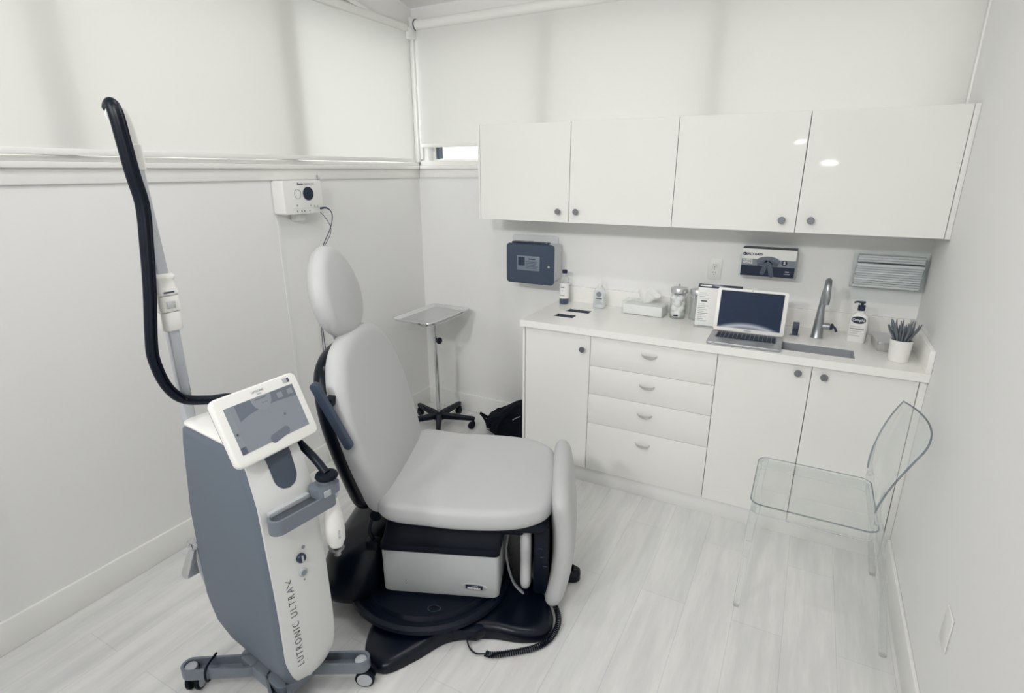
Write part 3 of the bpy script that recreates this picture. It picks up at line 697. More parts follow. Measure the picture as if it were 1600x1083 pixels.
# glove box
gb = thing('glove_box_holder', 'clear wall holder with one open front, mounted above the laptop', 'glove holder', (2.232, 0, 1.245))
g = G(); g.box(-.135, .135, -.003, -.0005, -.085, .078, .0008).box(-.135, .135, -.098, -.0032, -.0765, -.0735, .0006).box(-.135, -.132, -.098, -.0032, -.073, .03, .0006).box(.132, .135, -.098, -.0032, -.073, .03, .0006)
g.box(-.135, -.105, -.1005, -.0985, -.0765, .03, .0004).box(.105, .135, -.1005, -.0985, -.0765, .03, .0004)
g.out('holder', ACRYLT, gb, smooth=0); gb['label'] = 'clear acrylic wall holder around the glove box, above the laptop'
gx = thing('glove_box', 'white, grey and dark cardboard glove box with a picture of crossed gloves, above the laptop', 'glove box', (2.232, 0, 1.172))
G().box(-.125, .125, -.096, -.005, 0, .138, .0015).out('carton', PAPER, gx)
yf = -.0966; gm = basis((0, yf, 0), (1, 0, 0), (0, 0, 1))
G().box(-.125, .125, yf - .0003, yf + .0004, .0, .052).out('dark_band', INK, gx)
G().box(-.125, .125, yf - .0003, yf + .0004, .052, .086).out('grey_band', GREY, gx)
G().box(-.126, .126, -.097, -.004, .1382, .1392).out('dark_top', DGREY, gx)
text('print_text', 'HALYARD', .0165, INK, gx, gm @ Matrix.Translation((-.072, .110, .0008)), sx=1.15, thin=.0003)
ringprism(G(), [(.0085 * math.cos(2 * PI * k / 20), .0085 * math.sin(2 * PI * k / 20)) for k in range(20)], [(.005 * math.cos(2 * PI * k / 20), .005 * math.sin(2 * PI * k / 20)) for k in range(20)], 0, .001).map(lambda p: gm @ (p + Vector((-.113, .110, .0004)))).out('print_mark', INK, gx)
text('print_text', 'PURPLE', .0135, PAPER, gx, gm @ Matrix.Translation((-.096, .079, .0009)), thin=.0004)
text('print_text', 'NITRILE', .0135, PAPER, gx, gm @ Matrix.Translation((-.096, .066, .0009)), thin=.0004)
G().lathe([(.0135, 0), (.0135, .0012)], (.075, yf - .0003, .073), 24, (0, -1, 0)).out('size_disc', INK, gx)
text('size_text', 'S', .021, PAPER, gx, gm @ Matrix.Translation((.075, .073, .0022)), thin=.0006)
mark('print_line', 0.018, 0.005, LGREY, gx, gm @ Matrix.Translation((.092, .030, .0009)))
mark('print_line', 0.026, 0.003, LGREY, gx, gm @ Matrix.Translation((.092, .019, .0009)))
g = G()
def blob(g, pts, z0, z1): g.prism(pts, z0, z1, .0006, mtx=gm)
blob(g, [(-.0 + .055 * math.cos(2 * PI * k / 30), .076 + .026 * math.sin(2 * PI * k / 30)) for k in range(30)], .0004, .0016)
g.out('print_oval', mat('print_oval_grey', (100, 108, 120), .5), gx)
g = G(); blob(g, stadium((-.005, .072), (-.022, .018), .011), .0018, .003); blob(g, stadium((.006, .068), (.022, .008), .0115), .0034, .0046)
blob(g, stadium((-.01, .08), (-.042, .060), .008), .0018, .003); blob(g, stadium((.01, .08), (.040, .062), .008), .0034, .0046)
g.out('print_gloves', mat('print_glove_grey', (78, 88, 104), .5), gx)
# folder holder
fh = thing('leaflet_rack', 'clear wall rack full of stacked paper sheets, under the cabinets beside the plain wall', 'leaflet rack', (2.752, 0, 1.232))
g = G(); g.box(-.150, .150, -.003, -.0005, -.160, .092, .0008).box(-.150, .150, -.062, -.0032, -.083, -.0805, .0006).box(-.150, -.1475, -.062, -.0032, -.080, .085, .0006).box(.1475, .150, -.062, -.0032, -.080, .085, .0006)
g.box(-.150, .150, -.0645, -.0625, -.083, .085, .0005); g.out('rack', ACRYLT, fh, smooth=0)
for k in range(14):
    z = -.078 + k * .0108; s_ = rnd.uniform(-.004, .004)
    if k == 10: continue
    tag(G().box(2.752 - .132 + s_, 2.752 + .132 + s_, -.058, -.008, 1.232 + z, 1.232 + z + (.0096 if k != 9 else .013), .0012).out('folded_sheet', mat('sheet_grey', (204, 207, 210), .6) if k % 3 else mat('sheet_pale', (222, 224, 225), .6), None),
        'folded grey paper sheet in the clear wall rack beside the plain wall', 'paper', 'folded sheets in the wall rack')
# plate on the right wall
op = thing('wall_plate', 'white wall plate low on the plain wall right of the clear chair', 'wall plate', (W, -1.475, .437))
G().box(-.006, -.0005, -.036, .036, -.058, .058, .0025).out('face_plate', PLAST, op)

# ------------------------------------------------------------------ left wall unit (electrosurgical box)
ew = thing('wall_control_unit', 'white wall unit with a round dark dial, on the left wall under the ledge', 'medical device', (0, -1.088, 1.478), 0)
G().prism([(y, z) for y, z in rrect(-.125, .125, 0, .165, .012)], 0, .085, .006, mtx=basis((.004, 0, 0), (0, 1, 0), (0, 0, 1))).out('housing', PLAST, ew)
fb = basis((.0895, 0, 0), (0, 1, 0), (0, 0, 1))
G().lathe([(.033, 0), (.033, .0035), (.030, .005), (.001, .005)], (.0895, .028, .100), 36, (1, 0, 0)).out('dial', INK, ew)
ringprism(G(), [(.021 * math.cos(2 * PI * k / 32), .024 * math.sin(2 * PI * k / 32)) for k in range(32)], [(.0195 * math.cos(2 * PI * k / 32), .0225 * math.sin(2 * PI * k / 32)) for k in range(32)], 0, .001).map(lambda p: fb @ (p + Vector((-.040, .100, .0002)))).out('dial_ring', GREY, ew)
text('unit_text', 'Bovie', .017, DGREY, ew, fb @ Matrix.Translation((-.018, .148, .0005)), thin=.0002)
text('unit_text', 'DERM 942', .015, LGREY, ew, fb @ Matrix.Translation((.040, .147, .0005)))
for k, (a, z, m_) in enumerate(((-.05, .044, GREY), (.038, .040, GREY), (.062, .036, LGREY), (.085, .036, LGREY), (-.052, .016, INK), (-.024, .015, INK), (-.006, .015, INK), (.028, .015, GREY))):
    G().box(.0893, .0903, a - .0025, a + .0025, z - .004, z + .004, .0003).out('control_mark', m_, ew)
G().box(.0893, .0899, -.085, .115, .028, .0287).out('groove', LGREY, ew)
G().box(.004, .05, -.03, .03, -.035, -.0005, .006).out('cable_gland', PLAST, ew)
tag(G().tube([(.0905, -1.088 + .100, 1.500), (.125, -1.088 + .108, 1.503), (.14, -.965, 1.485), (.135, -.955, 1.45), (.12, -.965, 1.39), (.05, -.985, 1.25), (.02, -.99, 1.05), (.012, -.985, .7), (.03, -.95, .3), (.10, -.93, .012), (.2, -.86, .008)], .0022, 8, radii=[.005, .0045, .0022] + [.0022] * 8).tube([(.092, -.995, 1.482), (.115, -.975, 1.44), (.122, -.965, 1.37), (.02, -.98, 1.2), (.010, -.995, .9), (.010, -1.005, .5)], .0016, 6).out('dial_cord', INK, None),
    'thin dark cord hanging from the wall unit down behind the headrest', 'cord')
hk = tag(G().box(.012, .018, -.922, -.912, 1.640, 1.668, .001).tube([(.018, -.917, 1.648), (.03, -.917, 1.645), (.03, -.917, 1.655)], .003, 8).out('wall_hook', LGREY, None), 'tiny grey hook on the window apron above the wall unit', 'hook')
o2 = copy_tree(o_); o2.location = (0, -1.06, .40); o2.rotation_euler = (0, 0, PI / 2); o2['label'] = 'white power outlet low on the left wall behind the treatment chair'
pg = tag(G().box(.010, .035, -1.075, -1.045, .405, .432, .004).tube([(.03, -1.06, .41), (.05, -1.06, .36), (.03, -1.055, .2), (.05, -1.03, .02), (.12, -1.0, .01)], .003, 8).out('power_plug', BLACK, None), 'black power plug in the outlet low on the left wall', 'plug')
g = G(); P = []
for k in range(64):
    t = k / 63; a = t * 2 * PI * 3.6; P.append((.17 + .10 * math.cos(a) + .03 * math.sin(a * .37), -.88 + .065 * math.sin(a) + .02 * math.cos(a * .71), .006 + .012 * (k % 11) / 11 + .010 * t))
g.tube(P, .0035, 8, sub=2)
g.tube([P[-1], (.12, -1.0, .02), (.04, -1.04, .012), (.02, -1.06, .12), (.012, -1.065, .36)], .0035, 8)
g.tube([P[0], (.30, -.98, .006), (.36, -1.12, .006), (.45, -1.25, .006)], .0035, 8)
tag(g.out('extension_cable', PLAST, None), 'loose coil of white cable on the floor below the left wall outlet', 'cable')

# ------------------------------------------------------------------ instrument stand with steel tray
ms = thing('instrument_stand', 'chrome instrument stand with a steel tray and black five-star castor base, in the room corner', 'instrument stand', (.308, -.318, 0))
g = G(); O = rrect(-.150, .160, -.235, .235, .035, 6)
def rr_(a, z): return [(x, y, z) for x, y in rrect(-.157 + a - .02, .157 - a - .02, -.236 + a - .0, .236 - a, max(.006, .035 - a * .6))]
g.loft([rr_(.028, .7845), rr_(.028, .7860)]); tr = g.out('tray', TRAYM, ms)
G().loft([rr_(.030, .7842), rr_(.022, .784), rr_(.006, .7985), rr_(0, .8), rr_(.001, .8035), rr_(.006, .8045), rr_(.012, .802), rr_(.027, .7865), rr_(.030, .7862), rr_(.030, .7842)], False, False).out('rim', mat('tray_rim_highlight', (226, 228, 229), .22, metal=.75), tr)  # rim steel made paler than the tray floor, a highlight put into the colour
g = G(); g.tube([(-.16, -.19, .781), (-.155, .17, .781), (.0, .20, .781), (.115, .17, .781), (.115, -.19, .781), (0, -.21, .781), (-.16, -.19, .781)], .0045, 8); g.tube([(0, -.205, .781), (0, 0, .776), (0, .20, .781)], .005, 8); g.out('tray_frame', CHROME, ms)
G().cyl((0, 0, .09), (0, 0, .52), .0125, bev=.001).out('outer_pole', CHROME, ms)
G().cyl((0, 0, .52), (0, 0, .776), .0095).out('inner_pole', CHROME, ms)
G().cyl((0, 0, .605), (0, 0, .64), .0145, bev=.002).cyl((0, 0, .622), (.03, -.005, .622), .006).out('collar', CHROME, ms)
g = G()
g.lathe([(.010, 0), (.021, .002), (.0235, .009), (.021, .016), (.008, .018)], (.026, -.004, .622), 10, (1, -.15, 0)); g.out('clamp_knob', BLACK, ms)
G().lathe([(.001, .052), (.036, .052), (.038, .06), (.034, .095), (.02, .104), (.001, .104)], n=28).out('hub', BLACK, ms)
for k in range(5):
    a = math.radians(16 + 72 * k); dx, dy = math.cos(a), math.sin(a); L0 = .245
    lg = G().loft([[(dx * r - dy * s * ww, dy * r + dx * s * ww, z) for s, z in ((-1, z0), (-1, z1 - .006), (-.7, z1), (.7, z1), (1, z1 - .006), (1, z0))] for r, ww, z0, z1 in ((.02, .021, .06, .098), (.12, .018, .062, .093), (L0, .014, .064, .088), (L0 + .012, .008, .066, .084))]).out('leg', BLACK, ms)
    G().cyl((dx * L0, dy * L0, .050), (dx * L0, dy * L0, .066), .009).cyl((dx * L0 - dy * .016 - dx * .012, dy * L0 + dx * .016 - dy * .012, .0235), (dx * L0 - dy * .004 - dx * .012, dy * L0 + dx * .004 - dy * .012, .0235), .023, bev=.002).cyl((dx * L0 + dy * .016 - dx * .012, dy * L0 - dx * .016 - dy * .012, .0235), (dx * L0 + dy * .004 - dx * .012, dy * L0 - dx * .004 - dy * .012, .0235), .023, bev=.002).box(dx * L0 - .012, dx * L0 + .012, dy * L0 - .012, dy * L0 + .012, .03, .052, .004).out('castor', BLACK, lg)

# ------------------------------------------------------------------ black bag
bgm = thing('backpack', 'black soft backpack slumped on the floor against the end of the base cabinets', 'bag', (.83, -.20, 0), 4)
bmx = bmesh.new(); bmesh.ops.create_icosphere(bmx, subdivisions=5, radius=1)
for v in bmx.verts:
    p = v.co.copy(); lean = .5 * max(0, p.z)
    n1 = noise.noise(p * 1.8 + Vector((3, 1, 0))); n2 = noise.noise(p * 5)
    sgn = lambda t, e: math.copysign(abs(t) ** e, t)
    v.co = Vector((sgn(p.x, .8) * .205 + lean * .10, sgn(p.y, .75) * .115, (sgn(p.z, .8) + .93) * .118)) * (1 + .10 * n1 + .045 * n2)
    v.co.z *= .62 + .62 * max(0, min(1, (v.co.x + .2) / .33)); v.co.z = max(.001, v.co.z)
G().bm(bmx).out('body', NYLON, bgm, smooth=180)
G().tube([(-.16, -.06, .12), (-.20, -.09, .155), (-.175, -.12, .165), (-.135, -.13, .12), (-.125, -.135, .07)], .010, 8, flat=.25).out('strap', NYLON, bgm)
G().tube([(.02, -.10, .21), (-.03, -.125, .16), (-.06, -.135, .09), (-.07, -.135, .02)], .011, 8, flat=.25).out('strap', NYLON, bgm)
G().box(-.135, -.112, -.142, -.136, .078, .083, .001).out('buckle', LGREY, bgm)
G().tube([(.045, -.118, .165), (.07, -.115, .183), (.095, -.108, .195)], .0022, 6).out('zip', LGREY, bgm)

# ------------------------------------------------------------------ treatment chair
A = 22
ch = thing('treatment_chair', 'grey vinyl powered treatment chair on a black swivelling base in the middle of the room', 'treatment chair', (1.30, -1.45, 0), A)
# floor star
SO = spline_closed([(-.31, -.20), (-.335, -.36), (-.320, -.50), (-.235, -.562), (-.140, -.50), (-.05, -.415), (.03, -.385), (.13, -.372), (.235, -.378), (.318, -.358), (.352, -.29), (.325, -.19), (.26, -.08), (.23, .05), (.30, .20), (.34, .31), (.27, .38), (.12, .36), (-.05, .33), (-.25, .38), (-.36, .42), (-.42, .34), (-.36, .16), (-.31, 0)], 8)
g = G(); pad(g, SO, .070, .026, .0, back=.006, seg=6)
g.map(lambda p: Vector((p.x, p.y, p.z * (1 - .40 * min(1, max(0, (Vector((p.x + .06, p.y + .08)).length - .28) / .26)))))); g.out('floor_base', BLACKG, ch, smooth=60)
G().lathe([(.001, .070), (.330, .070), (.340, .078), (.337, .092), (.320, .098), (.302, .092), (.296, .083), (.28, .083), (.27, .098), (.001, .100)], (-.165, -.118, 0), 64, cap=False).out('turntable', BLACK, ch)
ringprism(G(), [(.026 * math.cos(2 * PI * k / 28), .018 * math.sin(2 * PI * k / 28)) for k in range(28)], [(.022 * math.cos(2 * PI * k / 28), .015 * math.sin(2 * PI * k / 28)) for k in range(28)], 0, .0008).map(lambda p: basis((-.10, -.345, .1005), (1, 0, 0), (0, 1, 0)) @ p).out('base_mark', SMOKE2, ch)
# rear housing
def dome_ring(s, z, xo=0): return [(-.40 + xo + (x + .40) * s, y * s, z) for x, y in rrect(-.595, -.335, -.335, .335, .12, 8)]
g = G(); R = []
for s, z, xo in ((.97, .072, 0), (1.0, .082, 0), (1.0, .10, 0), (.985, .125, .0), (.95, .18, .006), (.90, .235, .016), (.82, .272, .03), (.68, .295, .04), (.4, .305, .05), (.1, .307, .05)): R.append(dome_ring(s, z, xo))
g.loft(R).out('rear_housing', BLACKG, ch, smooth=60)
# lift box
g = G(); g.prism(rrect(-.318, .140, -.279, .25, .018), .112, .300, .004)
bx = g.out('lift_housing', ENAMEL, ch)
G().prism(rrect(-.305, .128, -.268, .24, .016), .099, .1115, .002).out('lower_skirt', ENAMEL, bx)
g = G(); g.loft([[(x * 1.0 + o, y * s, z) for x, y in rrect(-.322, .144, -.283, .255, .02)] for s, o, z in ((1, 0, .3005), (1, 0, .318), (.985, .002, .326), (.95, .006, .33), (.82, .012, .372), (.80, .012, .40))])
g.out('bellows_cover', BLACKR, ch)
bm_ = basis((.045, -.2795, .158), (1, 0, 0), (0, 0, 1)); bm_ = bm_ @ Matrix.Rotation(math.radians(-3), 4, 'Z')
bd = G().loft([[(.051 * s * math.cos(2 * PI * k / 40), .0165 * s * math.sin(2 * PI * k / 40), z) for k in range(40)] for s, z in ((1, 0), (1, .002), (.94, .004))]).map(lambda p: bm_ @ p).out('badge', PULLM, ch)
G().box(-.033, .033, -.0095, .0095, .0042, .0050).map(lambda p: bm_ @ p).out('badge_plate', INK, bd)
text('badge_text', 'MIDMARK', .0115, PAPER, bd, bm_ @ Matrix.Translation((0, -.0045, .0056)), thin=.0003)
g = G(); g.tube([(-.012, .001, .0054), (.0, .005, .0054), (.014, .006, .0054)], .0008, 6).map(lambda p: bm_ @ p).out('badge_swoosh', PAPER, bd)
for z in (.163, .151): G().lathe([(.002, 0), (.002, .0008)], (-.225, -.2792, z), 10, (0, -1, 0)).out('vent_dot', INK, bx)
# seat pad
def seat_out():
    P = [(-.310, -.290), (-.12, -.322), (.10, -.322), (.25, -.288), (.335, -.20), (.360, 0), (.335, .20), (.25, .288), (.10, .318), (-.12, .318), (-.310, .295), (-.335, 0)]
    return spline_closed(P, 8)
g = G(); pad(g, seat_out(), .078, .036, .016); g.map(lambda p: Vector((p.x, p.y, p.z + .428 + .020 * max(0, -p.x / .3) ** 2 + .012 * (abs(p.y) / .3) ** 2 * (p.z > .05))))
g.out('seat', VINYL, ch, smooth=60)
G().prism(rrect(-.30, .325, -.255, .255, .06), .392, .432, .012, seg=3).out('seat_frame', BLACK, ch)
G().box(-.25, .23, -.22, .22, .355, .394, .01).out('seat_support', BLACKR, ch)
# back pad; outline in (across, up), bent and tilted afterwards
BT = math.radians(-14)
def back_place(p, off=0):
    # p.x across, p.y up the back, p.z out of the face
    bend = .035 * math.cos(p.y / .62 * PI) ; x = -.288 + p.z - .205 * p.y + bend * .3 + off
    return Vector((x, p.x, .455 + p.y))
BO = spline_closed([(-.262, .0), (-.10, -.012), (.10, -.012), (.262, .0), (.300, .09), (.318, .24), (.312, .40), (.268, .53), (.175, .620), (0, .652), (-.175, .620), (-.268, .53), (-.315, .40), (-.322, .24), (-.302, .09)], 6)
g = G(); pad(g, BO, .085, .038, .018); g.map(lambda p: back_place(Vector((p.x, p.y, p.z - .08)))); g.out('backrest', VINYL, ch, smooth=60)
g = G(); pad(g, [(x * .84, -.02 + (y) * .93) for x, y in BO], .085, .04, .0); g.map(lambda p: back_place(Vector((p.x, p.y, -p.z - .079)))); g.out('back_shell', BLACKG, ch, smooth=60)
g = G(); g.prism(stadium((-.474, .990), (-.376, .775), .0150), 0, .026, .005, mtx=basis((0, -.326, 0), (1, 0, 0), (0, 0, 1)), seg=3); g.out('side_rail', ARMPAD, ch)
G().box(-.455, -.425, -.328, -.2, .91, .94, .004).out('rail_bracket', BLACK, ch)
# headrest
HO = [(.168 * math.cos(t) * (1 - .12 * math.sin(t)), .178 * math.sin(t)) for t in [2 * PI * k / 48 for k in range(48)]]
hm = basis((-.560, .0, 1.236), (0, 1, 0), (-.22, 0, .98))
g = G(); pad(g, HO, .085, .042, .012); g.map(lambda p: hm @ p); g.out('headrest', VINYL, ch, smooth=60)
g = G()
for s in (-.035, .035): g.cyl((-.575, s, 1.24), (-.485, s, .96), .008)
g.out('headrest_posts', STEEL, ch); G().box(-.06, .06, -.09, .09, -.014, -.001, .004, mtx=hm).out('headrest_plate', BLACK, ch)
# leg rest hanging in front
LO = spline_closed([(-.235, 0), (0, -.008), (.235, 0), (.262, .12), (.262, .36), (.24, .485), (0, .505), (-.24, .485), (-.262, .36), (-.262, .12)], 6)
g = G(); pad(g, LO, .070, .034, .012); g.map(lambda p: Vector((.327 + p.z + .035 * math.sin(PI * min(1, max(0, p.y / .5))) - .02 * (1 - p.y / .5), p.x, .055 + p.y))); g.out('leg_rest', VINYL, ch, smooth=60)
G().box(.268, .328, -.215, .215, .085, .41, .012).out('leg_rest_frame', BLACK, ch)
g = G(); pad(g, spline_closed([(-.20, 0), (.20, 0), (.215, .12), (.20, .27), (-.20, .27), (-.215, .12)], 6), .042, .018, .006); g.map(lambda p: Vector((.258 - p.z * .0 - .0 - p.z, p.x, .105 + p.y))); g.out('foot_pad', VINYL, ch, smooth=60)
for k, (z, w_) in enumerate(((.30, .018), (.26, .012), (.22, .016))): G().box(.285 + .01 * k, .285 + .01 * k + w_, -.2185, -.2155, z, z + .006, .001).out('frame_clip', SMOKE2, ch)
G().loft([[(x, y, z) for x, y in rrect(.34 - a, .46 + a, -.13 - a, -.05 + a, .03)] for a, z in ((-.004, 0), (0, .006), (0, .03), (-.012, .045), (-.03, .05))]).map(lambda p: Vector((p.x + .0, p.y + .09, p.z))).out('foot', BLACK, ch)
g = G(); g.tube([(.168, -.12, .385), (.158, -.13, .30), (.156, -.15, .20), (.185, -.17, .10), (.24, -.19, .055)], .014, 8, flat=.3, side=(0, 1, 0)); g.out('cable_sleeve', LGREY, ch)
g = G(); g.tube([(-.33, -.20, .44), (-.36, -.23, .40), (-.37, -.24, .35), (-.355, -.235, .30)], .007, 8); g.box(-.385, -.335, -.26, -.22, .275, .315, .006); g.cyl((-.34, -.25, .425), (-.34, -.15, .425), .024, bev=.004); g.out('pivot_wiring', BLACK, ch)
G().box(-.36, -.27, -.20, .20, .40, .47, .02).out('back_hinge', BLACKR, ch)
G().prism([(-.02, -.30), (.06, -.30), (.10, -.375), (.07, -.40), (-.02, -.40), (-.05, -.36)], .012, .062, .01).out('cable_outlet', BLACK, ch)
# coiled cord from the base round the right foot of the star
path = [Vector(p) for p in ((.110, -.445, .013), (.14, -.450, .013), (.21, -.432, .013), (.29, -.402, .013), (.345, -.355, .016), (.372, -.285, .024), (.360, -.225, .040), (.325, -.185, .065), (.285, -.175, .095))]
def catm(P, sub):
    Q = []
    for i in range(len(P) - 1):
        a, b, c, d_ = P[max(i - 1, 0)], P[i], P[i + 1], P[min(i + 2, len(P) - 1)]
        for k in range(sub):
            t = k / sub; Q.append(.5 * ((2 * b) + (c - a) * t + (2 * a - 5 * b + 4 * c - d_) * t * t + (3 * b - a - 3 * c + d_) * t ** 3))
    return Q + [P[-1]]
Q = catm(path, 90); s_ = 0; H = []
for i in range(len(Q) - 1):
    s_ += (Q[i + 1] - Q[i]).length; t_ = (Q[i + 1] - Q[i]).normalized(); n_ = t_.cross(Vector((0, 0, 1))).normalized(); b_ = t_.cross(n_)
    an = s_ / .0082 * 2 * PI; H.append(Q[i] + .0095 * (math.cos(an) * n_ + math.sin(an) * b_))
g = G(); g.tube(H, .0026, 5, smooth=False); g.tube([(.03, -.39, .04), (.045, -.42, .012), (.075, -.445, .008), (.110, -.445, .010)], .003, 8)
g.out('coiled_cord', BLACK, ch, smooth=60)

# ------------------------------------------------------------------ laser treatment machine
mc = thing('laser_machine', 'tall grey and white laser machine on castors with a tilted touch screen, beside the chair', 'medical machine', (0.95, -2.2, 0), -7)
V0 = -.027
def prof(z):
    ub = [(.13, -.10), (.16, -.13), (.22, -.170), (.32, -.197), (.65, -.193), (.90, -.152), (.955, -.143)]
    uf = [(.13, .195), (.16, .236), (.21, .252), (.35, .256), (.52, .252), (.80, .236), (.91, .196), (.955, .170)]
    hv = [(.13, .055), (.16, .078), (.23, .094), (.35, .099), (.9, .096), (.955, .092)]
    f = lambda T_: next((a[1] + (b[1] - a[1]) * (z - a[0]) / (b[0] - a[0]) for a, b in zip(T_, T_[1:]) if z <= b[0]), T_[-1][1])
    return f(ub), f(uf), f(hv)
def brect(z, ins=0, r=.03):
    a, b, h = prof(z); return [(x, y, z) for x, y in rrect(a + ins, b - ins, V0 - h + ins, V0 + h - ins, r)]
zs = [.13, .14, .16, .19, .22, .27, .32, .42, .52, .65, .8, .85, .9, .93, .948]
g = G(); g.loft([brect(z) for z in zs] + [[(x, y, .957) for x, y, _ in brect(.95, .008)]]); g.out('body', MGREY, mc, smooth=50)
g = G(); g.loft([[(x, y, z + .006 * 0) for x, y, _ in brect(.95, i)] for i, z in ((.008, .9575), (.004, .962), (.004, .967), (.012, .972), (.03, .974))]); g.out('top_cover', MWHITE, mc, smooth=50)
# front panel: plate that follows the curved front
def fw(z):
    h = .087; zb = .132
    if z < zb + .17: t = (z - zb) / .17; return max(.004, h * math.sqrt(max(0, 1 - (1 - t) ** 2.1)))
    if z > .80: return h - .006 * (z - .80) / .15
    return h
def fu(z):
    return prof(max(z, .145))[1]
rows = []; nz = 44; nh = 14
for i in range(nz + 1):
    t = i / nz; z = .133 + (.952 - .133) * (t ** 1.25); w_ = fw(z); row = []
    for j in range(nh + 1):
        s = -1 + 2 * j / nh; row.append((fu(z) + .012 - .010 * s * s, V0 + s * w_, z))
    back = [(p[0] - .012 - .004, p[1], p[2]) for p in reversed(row)]
    rows.append(row + back)
g = G(); g.loft(rows); g.out('front_panel', MPANEL, mc, smooth=40)
def onpanel(v, z, d=.0125):
    s = (v - V0) / max(fw(z), .01); u = fu(z) + .012 - .010 * s * s; dz = .01; slope_ = (fu(z + dz) - fu(z - dz)) / (2 * dz)
    n = Vector((1, .23 * s, -slope_)).normalized(); return Vector((u, v, z)), n
def pbasis(v, z, d=.0006, rot=0):
    p, n = onpanel(v, z); x = Vector((0, 1, 0)) - n * n.y; x.normalize(); y = n.cross(x)
    mm = basis(p + n * d, x, y); return mm @ Matrix.Rotation(rot, 4, 'Z')
# grey inset below the screen
rows = []; n_ = 30
for i in range(n_ + 1):
    z = .825 + .122 * i / n_; r_ = .036; hw = .040 * (z - .861) / .086 * .10 + .036 if z > .861 else math.sqrt(max(0, r_ * r_ - (.861 - z) ** 2))
    hw = max(hw, .002); a_ = []; b_ = []
    for j in range(9):
        v = V0 + .010 + hw * (-1 + j / 4); p, n = onpanel(v, z); a_.append(p + n * .0012); b_.append(p - n * .003)
    rows.append(a_ + b_[::-1])
G().loft(rows).out('handle_recess', DGREY, mc, smooth=30)
# key switch and buttons
def button(name, v, z, prof_, m, parent=mc):
    mm = pbasis(v, z, 0); return G().lathe(prof_, n=28).map(lambda p: mm @ p).out(name, m, parent)
bt = button('key_switch', -.026, .600, [(.0145, 0), (.0145, .008), (.0125, .011), (.001, .011)], SMOKE2)
mm = pbasis(-.026, .600, .0115); G().box(-.003, .003, -.0105, .0105, 0, .002, .0005).map(lambda p: mm @ p).out('key_slot', LGREY, bt)
button('indicator', -.012, .628, [(.0055, 0), (.0055, .002)], GREY)
bt = button('start_button', -.026, .550, [(.0135, 0), (.0135, .004), (.011, .0055)], LGREY)
mm = pbasis(-.026, .550, .0055); G().lathe([(.0085, 0), (.0085, .0012)], n=24).map(lambda p: mm @ p).out('button_face', GREY, bt)
button('indicator', -.025, .524, [(.003, 0), (.003, .001)], GREY)
# lettering running up the panel
ch_ = 'LUTRONIC ULTRA'; zt0 = .232; zt1 = .528
tmpw = {'I': .42, ' ': .55, 'O': 1.2, 'N': 1.12, 'C': 1.05, 'L': .8, 'T': .85, 'U': 1.05, 'R': .98, 'A': 1.05}
tot = sum(tmpw[c] for c in ch_); pos = 0; gs = G()
for c in ch_:
    wch = tmpw[c]; z = zt0 + (zt1 - zt0) * (pos + wch / 2) / tot; pos += wch
    if c == ' ': continue
    mm = pbasis(-.072, z, .0006, PI / 2)
    text('lettering', c, .031, INK, mc, mm, ext=.0004, sx=.9, thin=-.0006)
mm = pbasis(-.072, zt1 + .012, .0006, PI / 2)
G().tube([(-.016, .0105, 0), (-.004, .002, 0), (.0035, -.003, 0), (.009, -.0045, 0)], .0008, 6).map(lambda p: mm @ p).out('lettering', INK, mc)
G().tube([(-.002, -.004, 0), (.0055, .0045, 0), (.010, .011, 0)], .0008, 6).map(lambda p: mm @ p).out('lettering', INK, mc)
# touch screen
sb = basis((.190, -.020, 1.032), (-.1586, .9868, -.0319), (-.4227, -.0387, .9055))
scn = G().prism(rrect(-.140, .140, -.098, .098, .020), -.022, 0, .005, mtx=sb, seg=3).out('touch_screen', MWHITE, mc)
G().prism(rrect(-.136, .136, -.094, .094, .018), -.028, -.0222, .002, mtx=sb).out('screen_back', DGREY, scn)
G().box(-.1150, .1150, -.0655, .0655, 0, .0006, mtx=sb).out('display', mat('display_grey', (136, 143, 151), .12, var=.01), scn)
def sp_(name, boxes, m, z0=.0007, z1=.0011):
    g = G()
    for b in boxes: g.box(*b, z0, z1, mtx=sb)
    g.out(name, m, scn)
DK = mat('display_dark', (108, 116, 128), .12); DL = mat('display_mid', (140, 147, 154), .12); DD = mat('display_darker', (88, 97, 110), .12)
g = G(); g.prism([(-.083, .02), (-.03, .028), (.03, .022), (.075, .008)][::-1] + [(-.083, .02), (-.083, .0655), (.1145, .0655), (.1145, .035), (.10, .02)][1:4] + [], .0007, .0010, mtx=sb)
g = G(); g.prism([(-.083, .0655), (-.083, .018), (-.05, .028), (-.01, .033), (.04, .035), (.1145, .030), (.1145, .0655)], .0007, .0010, mtx=sb); g.out('display_band', DK, scn, smooth=0)
g = G(); g.prism([(.033 * math.cos(t), .0645 + .040 * math.sin(t)) for t in [PI + PI * k / 24 for k in range(25)]], .0011, .0014, mtx=sb); g.out('display_dial', DL, scn, smooth=0)
sp_('display_label', [(-.020, .018, .0575, .0605), (-.004, .016, .044, .0455)], DK, .0015, .0018)
sp_('display_tile', [(.052, .070, .040, .056), (.088, .106, .040, .056)], DL, .0011, .0014)
sp_('display_side_bar', [(-.1145, -.098, -.045, .0655)], DL)
sp_('display_button', [(-.1145, -.098, -.0655, -.046)], DD)
g = G(); g.prism(stadium((-.01, -.06), (.035, -.052), .012), .0007, .0010, mtx=sb); g.out('display_slider', DK, scn, smooth=0)
for (x, y) in ((.052, -.008), (-.106, -.010)): G().lathe([(.004, 0), (.004, .0003)], (x, y, .0008), 12).map(lambda p: sb @ p).out('display_icon', DK, scn)
text('bezel_text', 'LUTRONIC', .0085, LGREY, scn, sb @ Matrix.Translation((0, .081, .0006)))
